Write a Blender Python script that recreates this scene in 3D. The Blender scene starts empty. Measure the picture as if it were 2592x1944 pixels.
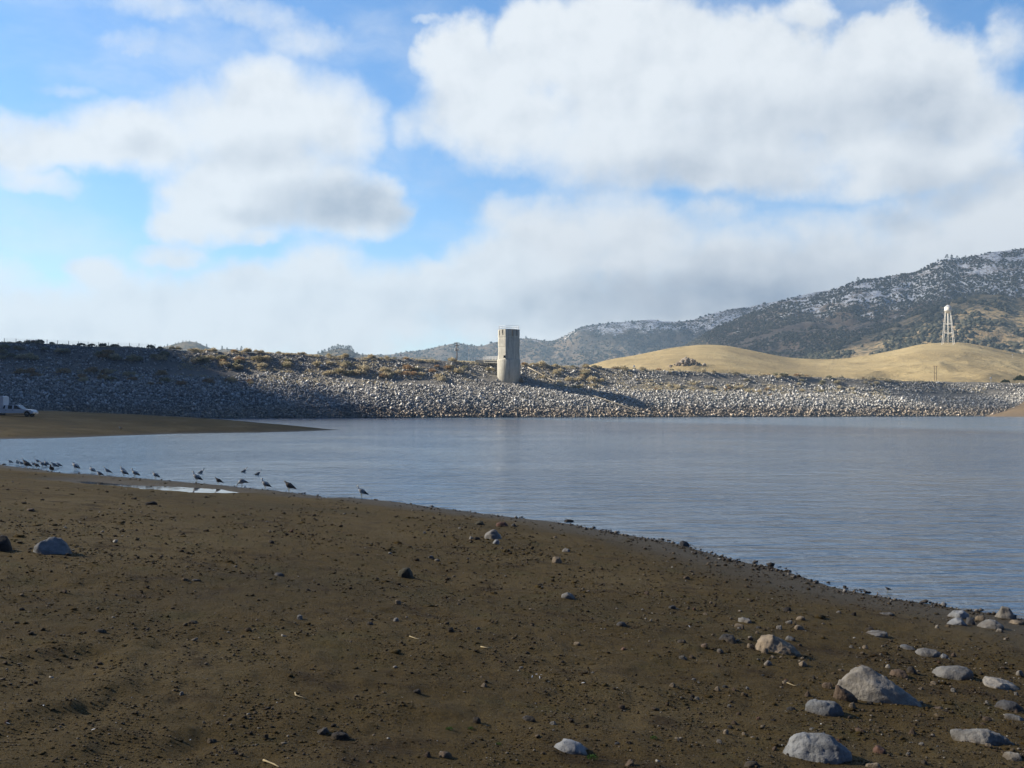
import bpy, bmesh, math, random
import numpy as np
from mathutils import Vector, Matrix, noise as mn

random.seed(7)
RNG = np.random.default_rng(11)
C = bpy.context.scene
COL = C.collection
R = math.radians

# ------------------------------------------------------------------ camera
F, HORIZON, CAMZ = 2520.0, 1040.0, 3.43          # focal length and horizon row measured on the photograph
PITCH = math.atan((HORIZON - 972) / F)
cam_d = bpy.data.cameras.new('camera')
cam_d.sensor_width = 36.0
cam_d.lens = F / 2592 * 36
cam_d.clip_start, cam_d.clip_end = 0.1, 30000
cam = bpy.data.objects.new('camera', cam_d)
cam.location = (0, 0, CAMZ)
cam.rotation_euler = (math.pi / 2 + PITCH, 0, 0)
COL.objects.link(cam)
C.camera = cam

# ------------------------------------------------------------------ light and exposure
SUN_AZ, SUN_EL = R(-79.5), R(30.5)                    # azimuth from +Y, negative = to the left
SUN = Vector((math.sin(SUN_AZ) * math.cos(SUN_EL), math.cos(SUN_AZ) * math.cos(SUN_EL), math.sin(SUN_EL)))
sl = bpy.data.lights.new('sun', 'SUN')
sl.energy, sl.angle, sl.color = 5.0, R(0.5), (1.0, 0.91, 0.76)
so = bpy.data.objects.new('sun', sl)
so.rotation_euler = SUN.to_track_quat('Z', 'Y').to_euler()
so.location = (-200, 50, 200)
COL.objects.link(so)
C.view_settings.view_transform = 'Standard'
C.view_settings.look = 'None'
C.view_settings.gamma = 1
C.view_settings.use_curve_mapping = False
C.view_settings.exposure = 1.08
C.cycles.max_bounces = 6
C.cycles.transparent_max_bounces = 12
C.cycles.volume_bounces = 0


# ------------------------------------------------------------------ geometry helpers
def ray(px, py):
    """direction of a photograph pixel in world space, scaled so that y = 1"""
    u, v = (px - 1296) / F, (972 - py) / F
    y = math.cos(PITCH) - v * math.sin(PITCH)
    z = math.sin(PITCH) + v * math.cos(PITCH)
    return u / y, z / y


def at(px, py, D):
    x, z = ray(px, py)
    return Vector((x * D, D, CAMZ + z * D))


def on_water(px, py, z=0.0):
    x, s = ray(px, py)
    D = (z - CAMZ) / s
    return Vector((x * D, D, z))


def hsh(ix, iy, seed):
    h = (ix.astype(np.int64) * 374761393 + iy.astype(np.int64) * 668265263 + seed * 1274126177) & 0xFFFFFFFF
    h = ((h ^ (h >> 13)) * 1274126177) & 0xFFFFFFFF
    return ((h ^ (h >> 16)) & 0xFFFF) / 65535.0


def vnoise(x, y, seed=0):
    x, y = np.asarray(x, float), np.asarray(y, float)
    ix, iy = np.floor(x), np.floor(y)
    fx, fy = x - ix, y - iy
    fx, fy = fx * fx * (3 - 2 * fx), fy * fy * (3 - 2 * fy)
    a, b = hsh(ix, iy, seed), hsh(ix + 1, iy, seed)
    c, d = hsh(ix, iy + 1, seed), hsh(ix + 1, iy + 1, seed)
    return (a + (b - a) * fx) * (1 - fy) + (c + (d - c) * fx) * fy - 0.5


def fbm(x, y, octaves=5, seed=0, ridged=False):
    s, amp, t = 0, 1.0, 0
    for o in range(octaves):
        n = vnoise(x * 2 ** o + 17.3 * o, y * 2 ** o - 9.1 * o, seed + o)
        if ridged:
            n = 0.5 - np.abs(n) * 2
        s = s + n * amp
        t += amp
        amp *= 0.5
    return s / t


def sstep(a, b, x):
    t = np.clip((x - a) / (b - a), 0, 1)
    return t * t * (3 - 2 * t)


def mesh_np(name, V, Fq, smooth=True):
    """mesh from a vertex array and an (n,k) face array"""
    V, Fq = np.asarray(V, np.float32), np.asarray(Fq, np.int32)
    me = bpy.data.meshes.new(name)
    me.vertices.add(len(V))
    me.vertices.foreach_set('co', V.ravel())
    n, k = Fq.shape
    me.loops.add(n * k)
    me.loops.foreach_set('vertex_index', Fq.ravel())
    me.polygons.add(n)
    me.polygons.foreach_set('loop_start', np.arange(n, dtype=np.int32) * k)
    me.polygons.foreach_set('loop_total', np.full(n, k, np.int32))
    me.update(calc_edges=True)
    me.validate()
    if smooth:
        me.polygons.foreach_set('use_smooth', np.ones(len(me.polygons), bool))
    return me


def grid_faces(nr, nc):
    i = np.arange((nr - 1) * (nc - 1))
    r, c = i // (nc - 1), i % (nc - 1)
    a = r * nc + c
    return np.stack([a, a + 1, a + nc + 1, a + nc], 1)


def link(name, me, mat=None, parent=None, loc=None):
    o = bpy.data.objects.new(name, me)
    COL.objects.link(o)
    if mat is not None and me is not None:
        me.materials.clear()
        for m in (mat if isinstance(mat, (list, tuple)) else [mat]):
            me.materials.append(m)
    if parent is not None:
        o.parent = parent
    if loc is not None:
        o.location = loc
    return o


def tag(o, label, cat, group=None):
    o['label'], o['category'] = label, cat
    if group:
        o['group'] = group
    return o


def empty(name, loc, label, cat, group=None, rz=0.0):
    o = link(name, None, None, None, loc)
    o.rotation_euler = (0, 0, rz)
    return tag(o, label, cat, group)


def structure(o):
    o['kind'] = 'structure'
    return o


def stuff(o):
    o['kind'] = 'stuff'
    return o


def copy_tree(o, parent=None):
    c = o.copy()
    COL.objects.link(c)
    if parent is not None:
        c.parent = parent
    for ch in list(o.children):
        copy_tree(ch, c)
    return c


def bm_mesh(name, bm, smooth=False):
    me = bpy.data.meshes.new(name)
    bmesh.ops.recalc_face_normals(bm, faces=bm.faces)
    bm.to_mesh(me)
    bm.free()
    if smooth:
        for p in me.polygons:
            p.use_smooth = True
    return me


def add_box(bm, x0, x1, y0, y1, z0, z1):
    vs = [bm.verts.new((x, y, z)) for x in (x0, x1) for y in (y0, y1) for z in (z0, z1)]
    for f in ((0, 1, 3, 2), (4, 6, 7, 5), (0, 4, 5, 1), (2, 3, 7, 6), (0, 2, 6, 4), (1, 5, 7, 3)):
        bm.faces.new([vs[i] for i in f])


def add_tube(bm, pts, rad, seg=8, cap=True):
    """tube through pts; rad is one radius or one per point"""
    pts = [Vector(p) for p in pts]
    rads = rad if isinstance(rad, (list, tuple)) else [rad] * len(pts)
    rings = []
    for i, p in enumerate(pts):
        d = (pts[min(i + 1, len(pts) - 1)] - pts[max(i - 1, 0)]).normalized()
        ref = Vector((0, 0, 1)) if abs(d.z) < 0.9 else Vector((1, 0, 0))
        a = d.cross(ref).normalized()
        b = d.cross(a)
        rings.append([bm.verts.new(p + (a * math.cos(t) + b * math.sin(t)) * rads[i])
                      for t in [2 * math.pi * k / seg for k in range(seg)]])
    for r0, r1 in zip(rings, rings[1:]):
        for k in range(seg):
            bm.faces.new((r0[k], r0[(k + 1) % seg], r1[(k + 1) % seg], r1[k]))
    if cap:
        bm.faces.new(rings[0])
        bm.faces.new(rings[-1])


def add_prism(bm, poly, y0, y1):
    """polygon of (x, z) extruded along y"""
    a = [bm.verts.new((x, y0, z)) for x, z in poly]
    b = [bm.verts.new((x, y1, z)) for x, z in poly]
    n = len(poly)
    bm.faces.new(a)
    bm.faces.new(b[::-1])
    for i in range(n):
        bm.faces.new((a[i], a[(i + 1) % n], b[(i + 1) % n], b[i]))


def add_lathe(bm, prof, seg=24, cx=0, cy=0, cap=True, rot=0.0):
    rings = [[bm.verts.new((cx + r * math.cos(rot + 2 * math.pi * k / seg), cy + r * math.sin(rot + 2 * math.pi * k / seg), z))
              for k in range(seg)] for r, z in prof]
    for r0, r1 in zip(rings, rings[1:]):
        for k in range(seg):
            bm.faces.new((r0[k], r0[(k + 1) % seg], r1[(k + 1) % seg], r1[k]))
    if cap:
        bm.faces.new(rings[0])
        bm.faces.new(rings[-1])


# ------------------------------------------------------------------ material helpers
class NT:
    def __init__(self, tree):
        self.t = tree

    def n(self, typ, **kw):
        nd = self.t.nodes.new('ShaderNode' + typ)
        ins = kw.pop('ins', {})
        for k, v in kw.items():
            setattr(nd, k, v)
        for k, v in ins.items():
            self.set(nd.inputs[k], v)
        return nd

    def set(self, sock, v):
        if hasattr(v, 'is_output') or isinstance(v, bpy.types.NodeSocket):
            self.t.links.new(v, sock)
        else:
            sock.default_value = v

    def math(self, op, a, b=None, c=None, clamp=False):
        nd = self.n('Math', operation=op, use_clamp=clamp)
        self.set(nd.inputs[0], a)
        if b is not None:
            self.set(nd.inputs[1], b)
        if c is not None:
            self.set(nd.inputs[2], c)
        return nd.outputs[0]

    def vmath(self, op, a, b=None):
        nd = self.n('VectorMath', operation=op)
        self.set(nd.inputs[0], a)
        if b is not None:
            self.set(nd.inputs[1], b)
        return nd.outputs['Value'] if op in ('LENGTH', 'DOT_PRODUCT') else nd.outputs[0]

    def noise(self, vec, scale, detail=4, rough=0.55, dist=0.0, out='Fac'):
        nd = self.n('TexNoise', ins={'Vector': vec, 'Scale': scale, 'Detail': detail, 'Roughness': rough, 'Distortion': dist})
        return nd.outputs[out]

    def ramp(self, fac, stops):
        nd = self.n('ValToRGB')
        el = nd.color_ramp.elements
        while len(el) < len(stops):
            el.new(0.5)
        for e, (p, c) in zip(el, stops):
            e.position = p
            e.color = (c, c, c, 1) if not hasattr(c, '__len__') else (*c, 1)
        self.set(nd.inputs[0], fac)
        return nd.outputs[0]

    def mix(self, fac, a, b, mode='MIX'):
        nd = self.n('Mix', data_type='RGBA', blend_type=mode)
        self.set(nd.inputs[0], fac)
        for s, v in ((nd.inputs[6], a), (nd.inputs[7], b)):
            if isinstance(v, (tuple, list)) and len(v) == 3:
                v = (*v, 1)
            self.set(s, v)
        return nd.outputs[2]

    def smooth(self, x, a, b):
        nd = self.n('MapRange', interpolation_type='SMOOTHSTEP', clamp=True)
        self.set(nd.inputs[0], x)
        for i, v in ((1, a), (2, b), (3, 0.0), (4, 1.0)):
            self.set(nd.inputs[i], v)
        return nd.outputs[0]

    def bump(self, h, strength=0.5, dist=0.1, normal=None):
        nd = self.n('Bump', ins={'Height': h, 'Strength': strength, 'Distance': dist})
        if normal is not None:
            self.set(nd.inputs['Normal'], normal)
        return nd.outputs[0]


def material(name):
    m = bpy.data.materials.new(name)
    m.use_nodes = True
    m.node_tree.nodes.clear()
    g = NT(m.node_tree)
    out = g.n('OutputMaterial')
    bs = g.n('BsdfPrincipled')
    g.t.links.new(bs.outputs[0], out.inputs[0])
    co = g.n('TexCoord').outputs['Object']
    return m, g, bs, co, out


def pset(g, bs, color=None, rough=None, normal=None, metal=None, spec=None):
    for k, v in (('Base Color', color), ('Roughness', rough), ('Normal', normal), ('Metallic', metal), ('Specular IOR Level', spec)):
        if v is not None:
            if isinstance(v, (tuple, list)) and len(v) == 3 and k == 'Base Color':
                v = (*v, 1)
            g.set(bs.inputs[k], v)


def plain(name, col, rough=0.6, metal=0.0, var=0.25, scale=4.0, bump=0.0):
    """painted or natural surface with slight uneven wear"""
    m, g, bs, co, _ = material(name)
    n = g.noise(co, scale, 5)
    lo = tuple(c * (1 - var) for c in col)
    hi = tuple(min(1, c * (1 + var)) for c in col)
    pset(g, bs, g.mix(n, lo, hi), rough, None, metal)
    if bump:
        pset(g, bs, normal=g.bump(g.noise(co, scale * 6, 4), 0.6, bump))
    return m


# ------------------------------------------------------------------ world: sky and clouds
world = bpy.data.worlds.new('World')
C.world = world
world.use_nodes = True
wt = world.node_tree
wt.nodes.clear()
world.cycles.sampling_method = 'MANUAL'
world.cycles.sample_map_resolution = 512
SKY_STRENGTH = 0.1


def px_ang(px, py):
    x, z = ray(px, py)
    return math.atan2(x, 1), math.atan2(z, math.hypot(x, 1))


Q = 2592 / 2212
# soft cloud masses: centre x, y, radius x, y (on the 2212-wide view of the photograph), weight
BLOBS = [
    # big cloud over the right half
    (1000, 140, 85, 92, 1), (1055, 195, 110, 95, 1), (1165, 110, 105, 115, 1), (1290, 125, 150, 135, 1), (1410, 125, 150, 130, 1),
    (1560, 165, 165, 130, 1), (1690, 205, 160, 120, 1), (1890, 165, 130, 115, 1), (1990, 205, 150, 110, 1), (2110, 260, 120, 90, .8),
    (1100, 265, 190, 105, 1), (1330, 290, 250, 130, 1), (1560, 330, 240, 95, .95), (1690, 350, 150, 85, .85), (1430, 370, 170, 60, .7),
    (1830, 300, 115, 75, .9), (1950, 345, 150, 85, .95), (2060, 355, 140, 70, .9), (1880, 400, 130, 50, .7),
    # cloud over the left half
    (590, 240, 175, 115, 1), (720, 270, 115, 115, 1), (490, 285, 170, 105, 1), (320, 305, 180, 72, .95), (130, 318, 190, 50, .9),
    (-20, 325, 140, 50, .9), (560, 380, 210, 110, 1), (700, 410, 150, 90, 1), (800, 430, 85, 70, 1), (450, 420, 110, 95, 1),
    (370, 480, 70, 50, .6), (60, 390, 120, 32, .55), (555, 495, 90, 30, .4),
    # thin wisps
    (330, 15, 210, 50, .30), (520, 20, 170, 45, .32), (670, 85, 170, 60, .26), (290, 95, 150, 45, .16), (150, 205, 90, 30, .16), (880, 280, 100, 70, .15),
    (1740, 20, 100, 55, .25), (930, 45, 60, 22, .2), (2190, 90, 100, 90, .2),
    # low bank along the horizon
    (215, 580, 80, 50, .75), (370, 545, 110, 32, .5), (60, 720, 330, 110, .85), (350, 640, 220, 80, .7), (330, 730, 330, 100, .95), (640, 700, 330, 130, 1),
    (560, 610, 150, 65, .8), (700, 585, 120, 85, .85), (830, 650, 220, 110, .95), (950, 605, 150, 60, .85), (1080, 600, 150, 120, .95),
    (1210, 540, 170, 120, 1), (1370, 540, 200, 115, 1), (1200, 680, 350, 110, 1), (1560, 600, 260, 130, 1), (1800, 570, 260, 120, 1),
    (2000, 560, 230, 140, 1), (2180, 500, 210, 150, 1), (1090, 450, 85, 60, .5), (1500, 700, 500, 90, 1), (2300, 560, 240, 170, 1),
    (1330, 440, 120, 60, .45), (1560, 460, 130, 45, .4), (-200, 640, 260, 140, .8),
]
# thick, grey-bottomed parts
GREYS = [(740, 445, 150, 50, 1.0), (600, 470, 160, 35, .5), (1700, 240, 330, 95, .5), (1500, 360, 330, 55, .42), (1960, 240, 240, 70, .6), (1680, 395, 140, 30, .4),
         (2010, 400, 130, 50, .6), (2150, 365, 90, 50, .6), (1480, 650, 380, 65, .95), (1150, 690, 330, 45, .5), (1620, 560, 230, 60, .4), (1260, 230, 230, 55, .18),
         (1750, 600, 260, 90, .35), (900, 660, 260, 60, .22), (1900, 470, 90, 30, .4), (560, 335, 150, 65, .38), (330, 325, 170, 35, .28), (700, 330, 110, 50, .25)]

gg = bpy.data.node_groups.new('cloud_field', 'ShaderNodeTree')
gg.interface.new_socket('P', in_out='INPUT', socket_type='NodeSocketVector')
gg.interface.new_socket('Density', in_out='OUTPUT', socket_type='NodeSocketFloat')
g = NT(gg)
gi, go = gg.nodes.new('NodeGroupInput'), gg.nodes.new('NodeGroupOutput')
P0 = gi.outputs[0]
w1 = g.vmath('SUBTRACT', g.n('TexNoise', ins={'Vector': P0, 'Scale': 7.0, 'Detail': 3.0, 'Roughness': .55}).outputs['Color'], (.5, .5, .5))
w2 = g.vmath('SUBTRACT', g.n('TexNoise', ins={'Vector': P0, 'Scale': 28.0, 'Detail': 5.0, 'Roughness': .6}).outputs['Color'], (.5, .5, .5))
P = g.vmath('ADD', P0, g.vmath('ADD', g.vmath('MULTIPLY', w1, (.055, .04, 0)), g.vmath('MULTIPLY', w2, (.026, .022, 0))))
w3 = g.vmath('SUBTRACT', g.n('TexNoise', ins={'Vector': P0, 'Scale': 75.0, 'Detail': 3.0, 'Roughness': .6}).outputs['Color'], (.5, .5, .5))
P = g.vmath('ADD', P, g.vmath('MULTIPLY', w3, (.013, .011, 0)))


def blob_min(g, P, blobs, k):
    """smooth minimum of the squared distances to the soft ellipses (P carries z = 1)"""
    acc = None
    for b in blobs:
        ca = px_ang(b[0] * Q, b[1] * Q)
        rx, ry = b[2] * Q / F, b[3] * Q / F
        nd = g.n('VectorMath', operation='MULTIPLY_ADD', ins={0: P, 1: (1 / rx, 1 / ry, 0), 2: (-ca[0] / rx, -ca[1] / ry, math.sqrt(max(0, 1 - b[4])))})
        e = g.vmath('DOT_PRODUCT', nd.outputs[0], nd.outputs[0])
        acc = e if acc is None else g.math('SMOOTH_MIN', acc, e, k)
    return acc


acc = g.math('SUBTRACT', 1.0, g.math('MINIMUM', blob_min(g, P, BLOBS, .45), 2.2))
f1 = g.noise(P0, 15.0, 8, .62)
acc = g.math('ADD', acc, g.math('MULTIPLY', g.math('SUBTRACT', f1, .5), 1.5))
g.t.links.new(acc, go.inputs[0])

g = NT(wt)
wo = g.n('OutputWorld')
bg = g.n('Background', ins={'Strength': SKY_STRENGTH})
g.t.links.new(bg.outputs[0], wo.inputs[0])
sky = g.n('TexSky', sky_type='NISHITA', sun_disc=False, sun_elevation=SUN_EL, sun_rotation=SUN_AZ, altitude=700, air_density=1.0,
          dust_density=0.6, ozone_density=2.0)
skyc = g.n('HueSaturation', ins={'Saturation': 1.22, 'Value': 1.0, 'Color': sky.outputs[0]}).outputs[0]
skyc = g.mix(1.0, skyc, (.80, .90, .96), 'MULTIPLY')
gen = g.n('TexCoord').outputs['Generated']
sx = g.n('SeparateXYZ', ins={0: gen})
az = g.math('ARCTAN2', sx.outputs[0], sx.outputs[1])
el = g.math('ARCSINE', sx.outputs[2])
P = g.n('CombineXYZ', ins={0: az, 1: el, 2: 1.0}).outputs[0]


def field(vec):
    nd = g.t.nodes.new('ShaderNodeGroup')
    nd.node_tree = gg
    g.set(nd.inputs[0], vec)
    return nd.outputs[0]


den = field(P)
crisp = g.math('MULTIPLY', g.smooth(el, .23, .37), g.smooth(az, -.20, -.06))       # the high cloud has the hardest edges
soft = g.math('SUBTRACT', g.math('ADD', .22, g.math('MULTIPLY', g.noise(P, 5.0, 3), 1.15)), g.math('MULTIPLY', crisp, .38))
alpha = g.smooth(den, -.42, soft)
wn = g.n('TexNoise', ins={'Vector': P, 'Scale': 9.0, 'Detail': 5.0})
wp = g.vmath('ADD', P, g.vmath('MULTIPLY', g.vmath('SUBTRACT', wn.outputs['Color'], (.5, .5, .5)), (.07, .045, 0)))
thick = g.math('SUBTRACT', 1.0, blob_min(g, wp, [(*b[:2], b[2] * 1.25, b[3] * 1.3, b[4]) for b in GREYS], .5))
thick = g.smooth(thick, -.25, 1.1)
billow = g.smooth(g.noise(g.vmath('MULTIPLY', P, (1.0, 1.5, 0)), 9.0, 6, .6), .42, .72)
grey = g.math('ADD', g.math('MULTIPLY', thick, g.math('ADD', .75, g.math('MULTIPLY', billow, .25))), g.math('MULTIPLY', billow, .14), clamp=True)
grey = g.math('MULTIPLY', grey, g.math('ADD', .45, g.math('MULTIPLY', g.smooth(el, .04, .10), .50)))
CB = .455 / SKY_STRENGTH
P2 = g.vmath('ADD', P, (-.012, .014, 0))
emb = g.math('SUBTRACT', g.noise(P, 13.0, 5, .58), g.noise(P2, 13.0, 5, .58))  # sunlit and shaded relief of the billows, put into the cloud colour
grey = g.math('SUBTRACT', grey, g.math('MULTIPLY', emb, 1.0), clamp=True)
cloudc = g.mix(grey, (CB * .93, CB * .97, CB * 1.0), (CB * .43, CB * .50, CB * .60))
# the same bank everywhere else in the sky, broken up by the noise in the field
veil = g.math('MULTIPLY', g.smooth(g.noise(g.vmath('MULTIPLY', wp, (1.0, 2.2, 0)), 5.0, 7, .62), .40, .75), .42)
wcol = g.mix(g.math('MAXIMUM', g.math('MULTIPLY', alpha, .96), veil), skyc, cloudc)
# unseen sky behind, beside and overhead, darkened to weaken the fill in the shadows
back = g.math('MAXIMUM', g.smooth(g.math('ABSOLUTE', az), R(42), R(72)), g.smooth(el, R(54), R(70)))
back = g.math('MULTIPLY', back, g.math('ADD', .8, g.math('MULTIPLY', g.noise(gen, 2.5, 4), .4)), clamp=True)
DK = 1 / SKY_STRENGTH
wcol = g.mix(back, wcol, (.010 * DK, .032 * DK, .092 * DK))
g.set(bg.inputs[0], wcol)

# ------------------------------------------------------------------ clouds above and to the left that shade the beach and the dam
SHADE_TOP = 760.0


def cloud_object(poly, name, opacity, thin_near, seed, top=SHADE_TOP, rag=1.0, n=90):
    """a shallow puffy cloud whose shadow falls on the ground polygon given (world x, y)"""
    k = top / SUN.z
    P2 = np.array([(x + SUN.x * k, y + SUN.y * k) for x, y in poly])
    lo, hi = P2.min(0) - 60 * rag, P2.max(0) + 60 * rag
    xs, ys = np.linspace(lo[0], hi[0], n), np.linspace(lo[1], hi[1], n)
    X, Y = np.meshgrid(xs, ys)
    A, B = P2, np.roll(P2, -1, 0)
    inside = np.zeros(X.shape, bool)
    dist = np.full(X.shape, 1e9)
    for (ax, ay), (bx, by) in zip(A, B):
        c = ((ay > Y) != (by > Y)) & (X < (bx - ax) * (Y - ay) / (by - ay + 1e-9) + ax)
        inside ^= c
        t = np.clip(((X - ax) * (bx - ax) + (Y - ay) * (by - ay)) / ((bx - ax) ** 2 + (by - ay) ** 2), 0, 1)
        dist = np.minimum(dist, np.hypot(X - ax - t * (bx - ax), Y - ay - t * (by - ay)))
    sd = np.where(inside, dist, -dist) + 34 * rag * fbm(X / 60 / rag, Y / 60 / rag, 4, seed)
    th = np.sqrt(np.clip(sd, 0, 200)) * 4.0
    puff = th * (1 + .8 * fbm(X / 45, Y / 45, 4, seed + 3))
    V = np.concatenate([np.stack([X, Y, top + puff], -1).reshape(-1, 3),
                        np.stack([X, Y, top - .3 * puff], -1).reshape(-1, 3)])
    Fq = grid_faces(n, n)
    ok = (sd.ravel()[Fq] > 0).any(1)
    Fq = Fq[ok]
    Fq = np.concatenate([Fq, Fq[:, ::-1] + n * n])
    m, g, bs, co, out = material(name + '_vapour')
    g.t.nodes.remove(bs)
    dif = g.n('BsdfDiffuse', ins={0: (.85, .86, .88, 1)})
    trl = g.n('BsdfTranslucent', ins={0: (.35, .40, .50, 1)})
    tl = g.n('MixShader', ins={0: .25})
    g.t.links.new(dif.outputs[0], tl.inputs[1])
    g.t.links.new(trl.outputs[0], tl.inputs[2])
    tr = g.n('BsdfTransparent', ins={0: (1, 1, 1, 1)})
    mx = g.n('MixShader')
    yy = g.n('SeparateXYZ', ins={0: co}).outputs[1]
    op = g.smooth(yy, thin_near[0] + SUN.y * k, thin_near[1] + SUN.y * k)
    op = g.math('ADD', g.math('MULTIPLY', op, opacity - thin_near[2]), thin_near[2])
    op = g.math('ADD', op, g.math('MULTIPLY', g.math('SUBTRACT', g.noise(co, .012 / rag, 4), .5), .12 * rag), clamp=True)
    g.set(mx.inputs[0], op)
    g.t.links.new(tr.outputs[0], mx.inputs[1])
    g.t.links.new(tl.outputs[0], mx.inputs[2])
    g.t.links.new(mx.outputs[0], out.inputs[0])
    return structure(link('cloud', mesh_np(name, V, Fq), m))


# ------------------------------------------------------------------ materials
def soil_mat():
    m, g, bs, co, _ = material('lake_bed_soil')
    z = g.n('SeparateXYZ', ins={0: co}).outputs[2]
    big = g.noise(co, .16, 5, .6)
    mid = g.noise(co, 1.3, 6, .62)
    fine = g.noise(co, 14, 6, .65)
    grit = g.noise(co, 70, 4, .7)
    c = g.ramp(big, [(.3, (.076, .056, .021)), (.5, (.112, .075, .023)), (.7, (.172, .126, .055))])
    c = g.mix(g.smooth(mid, .52, .72), c, (.058, .036, .012))
    c = g.mix(g.math('MULTIPLY', g.smooth(mid, .48, .30), .45), c, (.098, .085, .026))
    c = g.mix(g.math('MULTIPLY', g.smooth(fine, .5, .75), .55), c, (.040, .026, .012))
    c = g.mix(g.math('MULTIPLY', g.smooth(fine, .45, .25), .35), c, (.19, .15, .085))
    c = g.mix(g.math('MULTIPLY', g.smooth(grit, .62, .8), .5), c, (.22, .18, .115))
    c = g.mix(g.math('MULTIPLY', g.smooth(grit, .42, .25), .55), c, (.028, .019, .010))
    # old waterlines: thin bands of silt and litter left as the lake fell
    bz = g.n('CombineXYZ', ins={2: g.math('ADD', g.math('MULTIPLY', z, 7.0), g.math('MULTIPLY', big, 2.2))}).outputs[0]
    band = g.noise(bz, 1.0, 4, .7)
    c = g.mix(g.math('MULTIPLY', g.smooth(band, .54, .66), .42), c, (.052, .034, .014))
    c = g.mix(g.math('MULTIPLY', g.smooth(band, .46, .36), .35), c, (.17, .13, .068))
    wet = g.smooth(g.math('ADD', z, g.math('MULTIPLY', g.math('SUBTRACT', mid, .5), .12)), .30, .02)
    c = g.mix(g.math('MULTIPLY', wet, .6), c, (.060, .048, .032))
    rough = g.math('SUBTRACT', .95, g.math('MULTIPLY', wet, .33))
    h = g.math('ADD', g.math('MULTIPLY', g.noise(co, 7, 7, .7), 1.0), g.math('MULTIPLY', g.noise(co, 32, 6, .75), .6))
    pset(g, bs, c, rough, g.bump(h, 1.0, .10), spec=.2)
    return m


def rock_mat(name, col, speck=.5, bump=.02, warm=None):
    m, g, bs, co, _ = material(name)
    rnd = g.n('ObjectInfo').outputs['Random']
    co2 = g.vmath('ADD', co, g.n('CombineXYZ', ins={0: g.math('MULTIPLY', rnd, 40.0), 1: g.math('MULTIPLY', rnd, 17.0)}).outputs[0])
    a = g.noise(co2, 5, 6, .6)
    b = g.noise(co2, 45, 5, .7)
    d = g.noise(co2, 130, 3, .7)
    c = g.mix(g.smooth(a, .35, .68), tuple(x * .72 for x in col), tuple(min(1, x * 1.2) for x in col))
    if warm:
        c = g.mix(g.math('MULTIPLY', g.smooth(g.noise(co2, 3.2, 4), .52, .68), .55), c, warm)
    c = g.mix(g.math('MULTIPLY', g.smooth(b, .55, .72), speck), c, tuple(x * .4 for x in col))
    c = g.mix(g.math('MULTIPLY', g.smooth(d, .6, .75), speck * .7), c, tuple(min(1, x * 1.7) for x in col))
    zl = g.math('ADD', g.n('SeparateXYZ', ins={0: co}).outputs[2], g.math('MULTIPLY', g.math('SUBTRACT', a, .5), .16))
    c = g.mix(g.math('MULTIPLY', g.smooth(zl, .055, -.01), .75), c, (.085, .062, .036))     # dried mud on the foot
    val = g.math('ADD', .82, g.math('MULTIPLY', rnd, .36))
    c = g.n('HueSaturation', ins={'Value': val, 'Color': c}).outputs[0]
    h = g.math('ADD', g.math('MULTIPLY', a, 2.0), g.math('ADD', g.math('MULTIPLY', b, .8), g.math('MULTIPLY', g.noise(co2, 16, 5, .65), 1.2)))
    pset(g, bs, c, .88, g.bump(h, .8, bump), spec=.3)
    return m


def island_rock_mat(name, stops, bump=.1, rough=.9, band=None):
    m, g, bs, co, _ = material(name)
    r = g.n('NewGeometry').outputs['Random Per Island']
    c = g.ramp(r, stops)
    n = g.noise(co, 1.5 / bump * .3, 4, .65)
    c = g.mix(g.math('MULTIPLY', g.smooth(n, .5, .7), .4), c, (.09, .08, .07))
    if band:
        z = g.n('SeparateXYZ', ins={0: co}).outputs[2]
        zz = g.math('ADD', z, g.math('MULTIPLY', g.math('SUBTRACT', g.noise(co, .05, 3), .5), 5.0))
        c = g.mix(g.math('MULTIPLY', g.math('SUBTRACT', 1.0, g.smooth(zz, band[0], band[1])), .75), c, band[2], 'MULTIPLY')
    pset(g, bs, c, rough, g.bump(n, .6, bump), spec=.25)
    return m


def leaf_mat(name, a, b, c=None):
    m, g, bs, co, out = material(name)
    r = g.n('NewGeometry').outputs['Random Per Island']
    o = g.n('ObjectInfo').outputs['Random']
    col = g.mix(r, a, b)
    if c:
        col = g.mix(g.math('MULTIPLY', g.smooth(o, .4, .9), .7), col, c)
    pset(g, bs, col, .85, spec=.15)
    tl = g.n('BsdfTranslucent')
    g.set(tl.inputs[0], col)
    mx = g.n('MixShader', ins={0: .25})
    g.t.links.new(bs.outputs[0], mx.inputs[1])
    g.t.links.new(tl.outputs[0], mx.inputs[2])
    g.t.links.new(mx.outputs[0], out.inputs[0])
    return m


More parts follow.
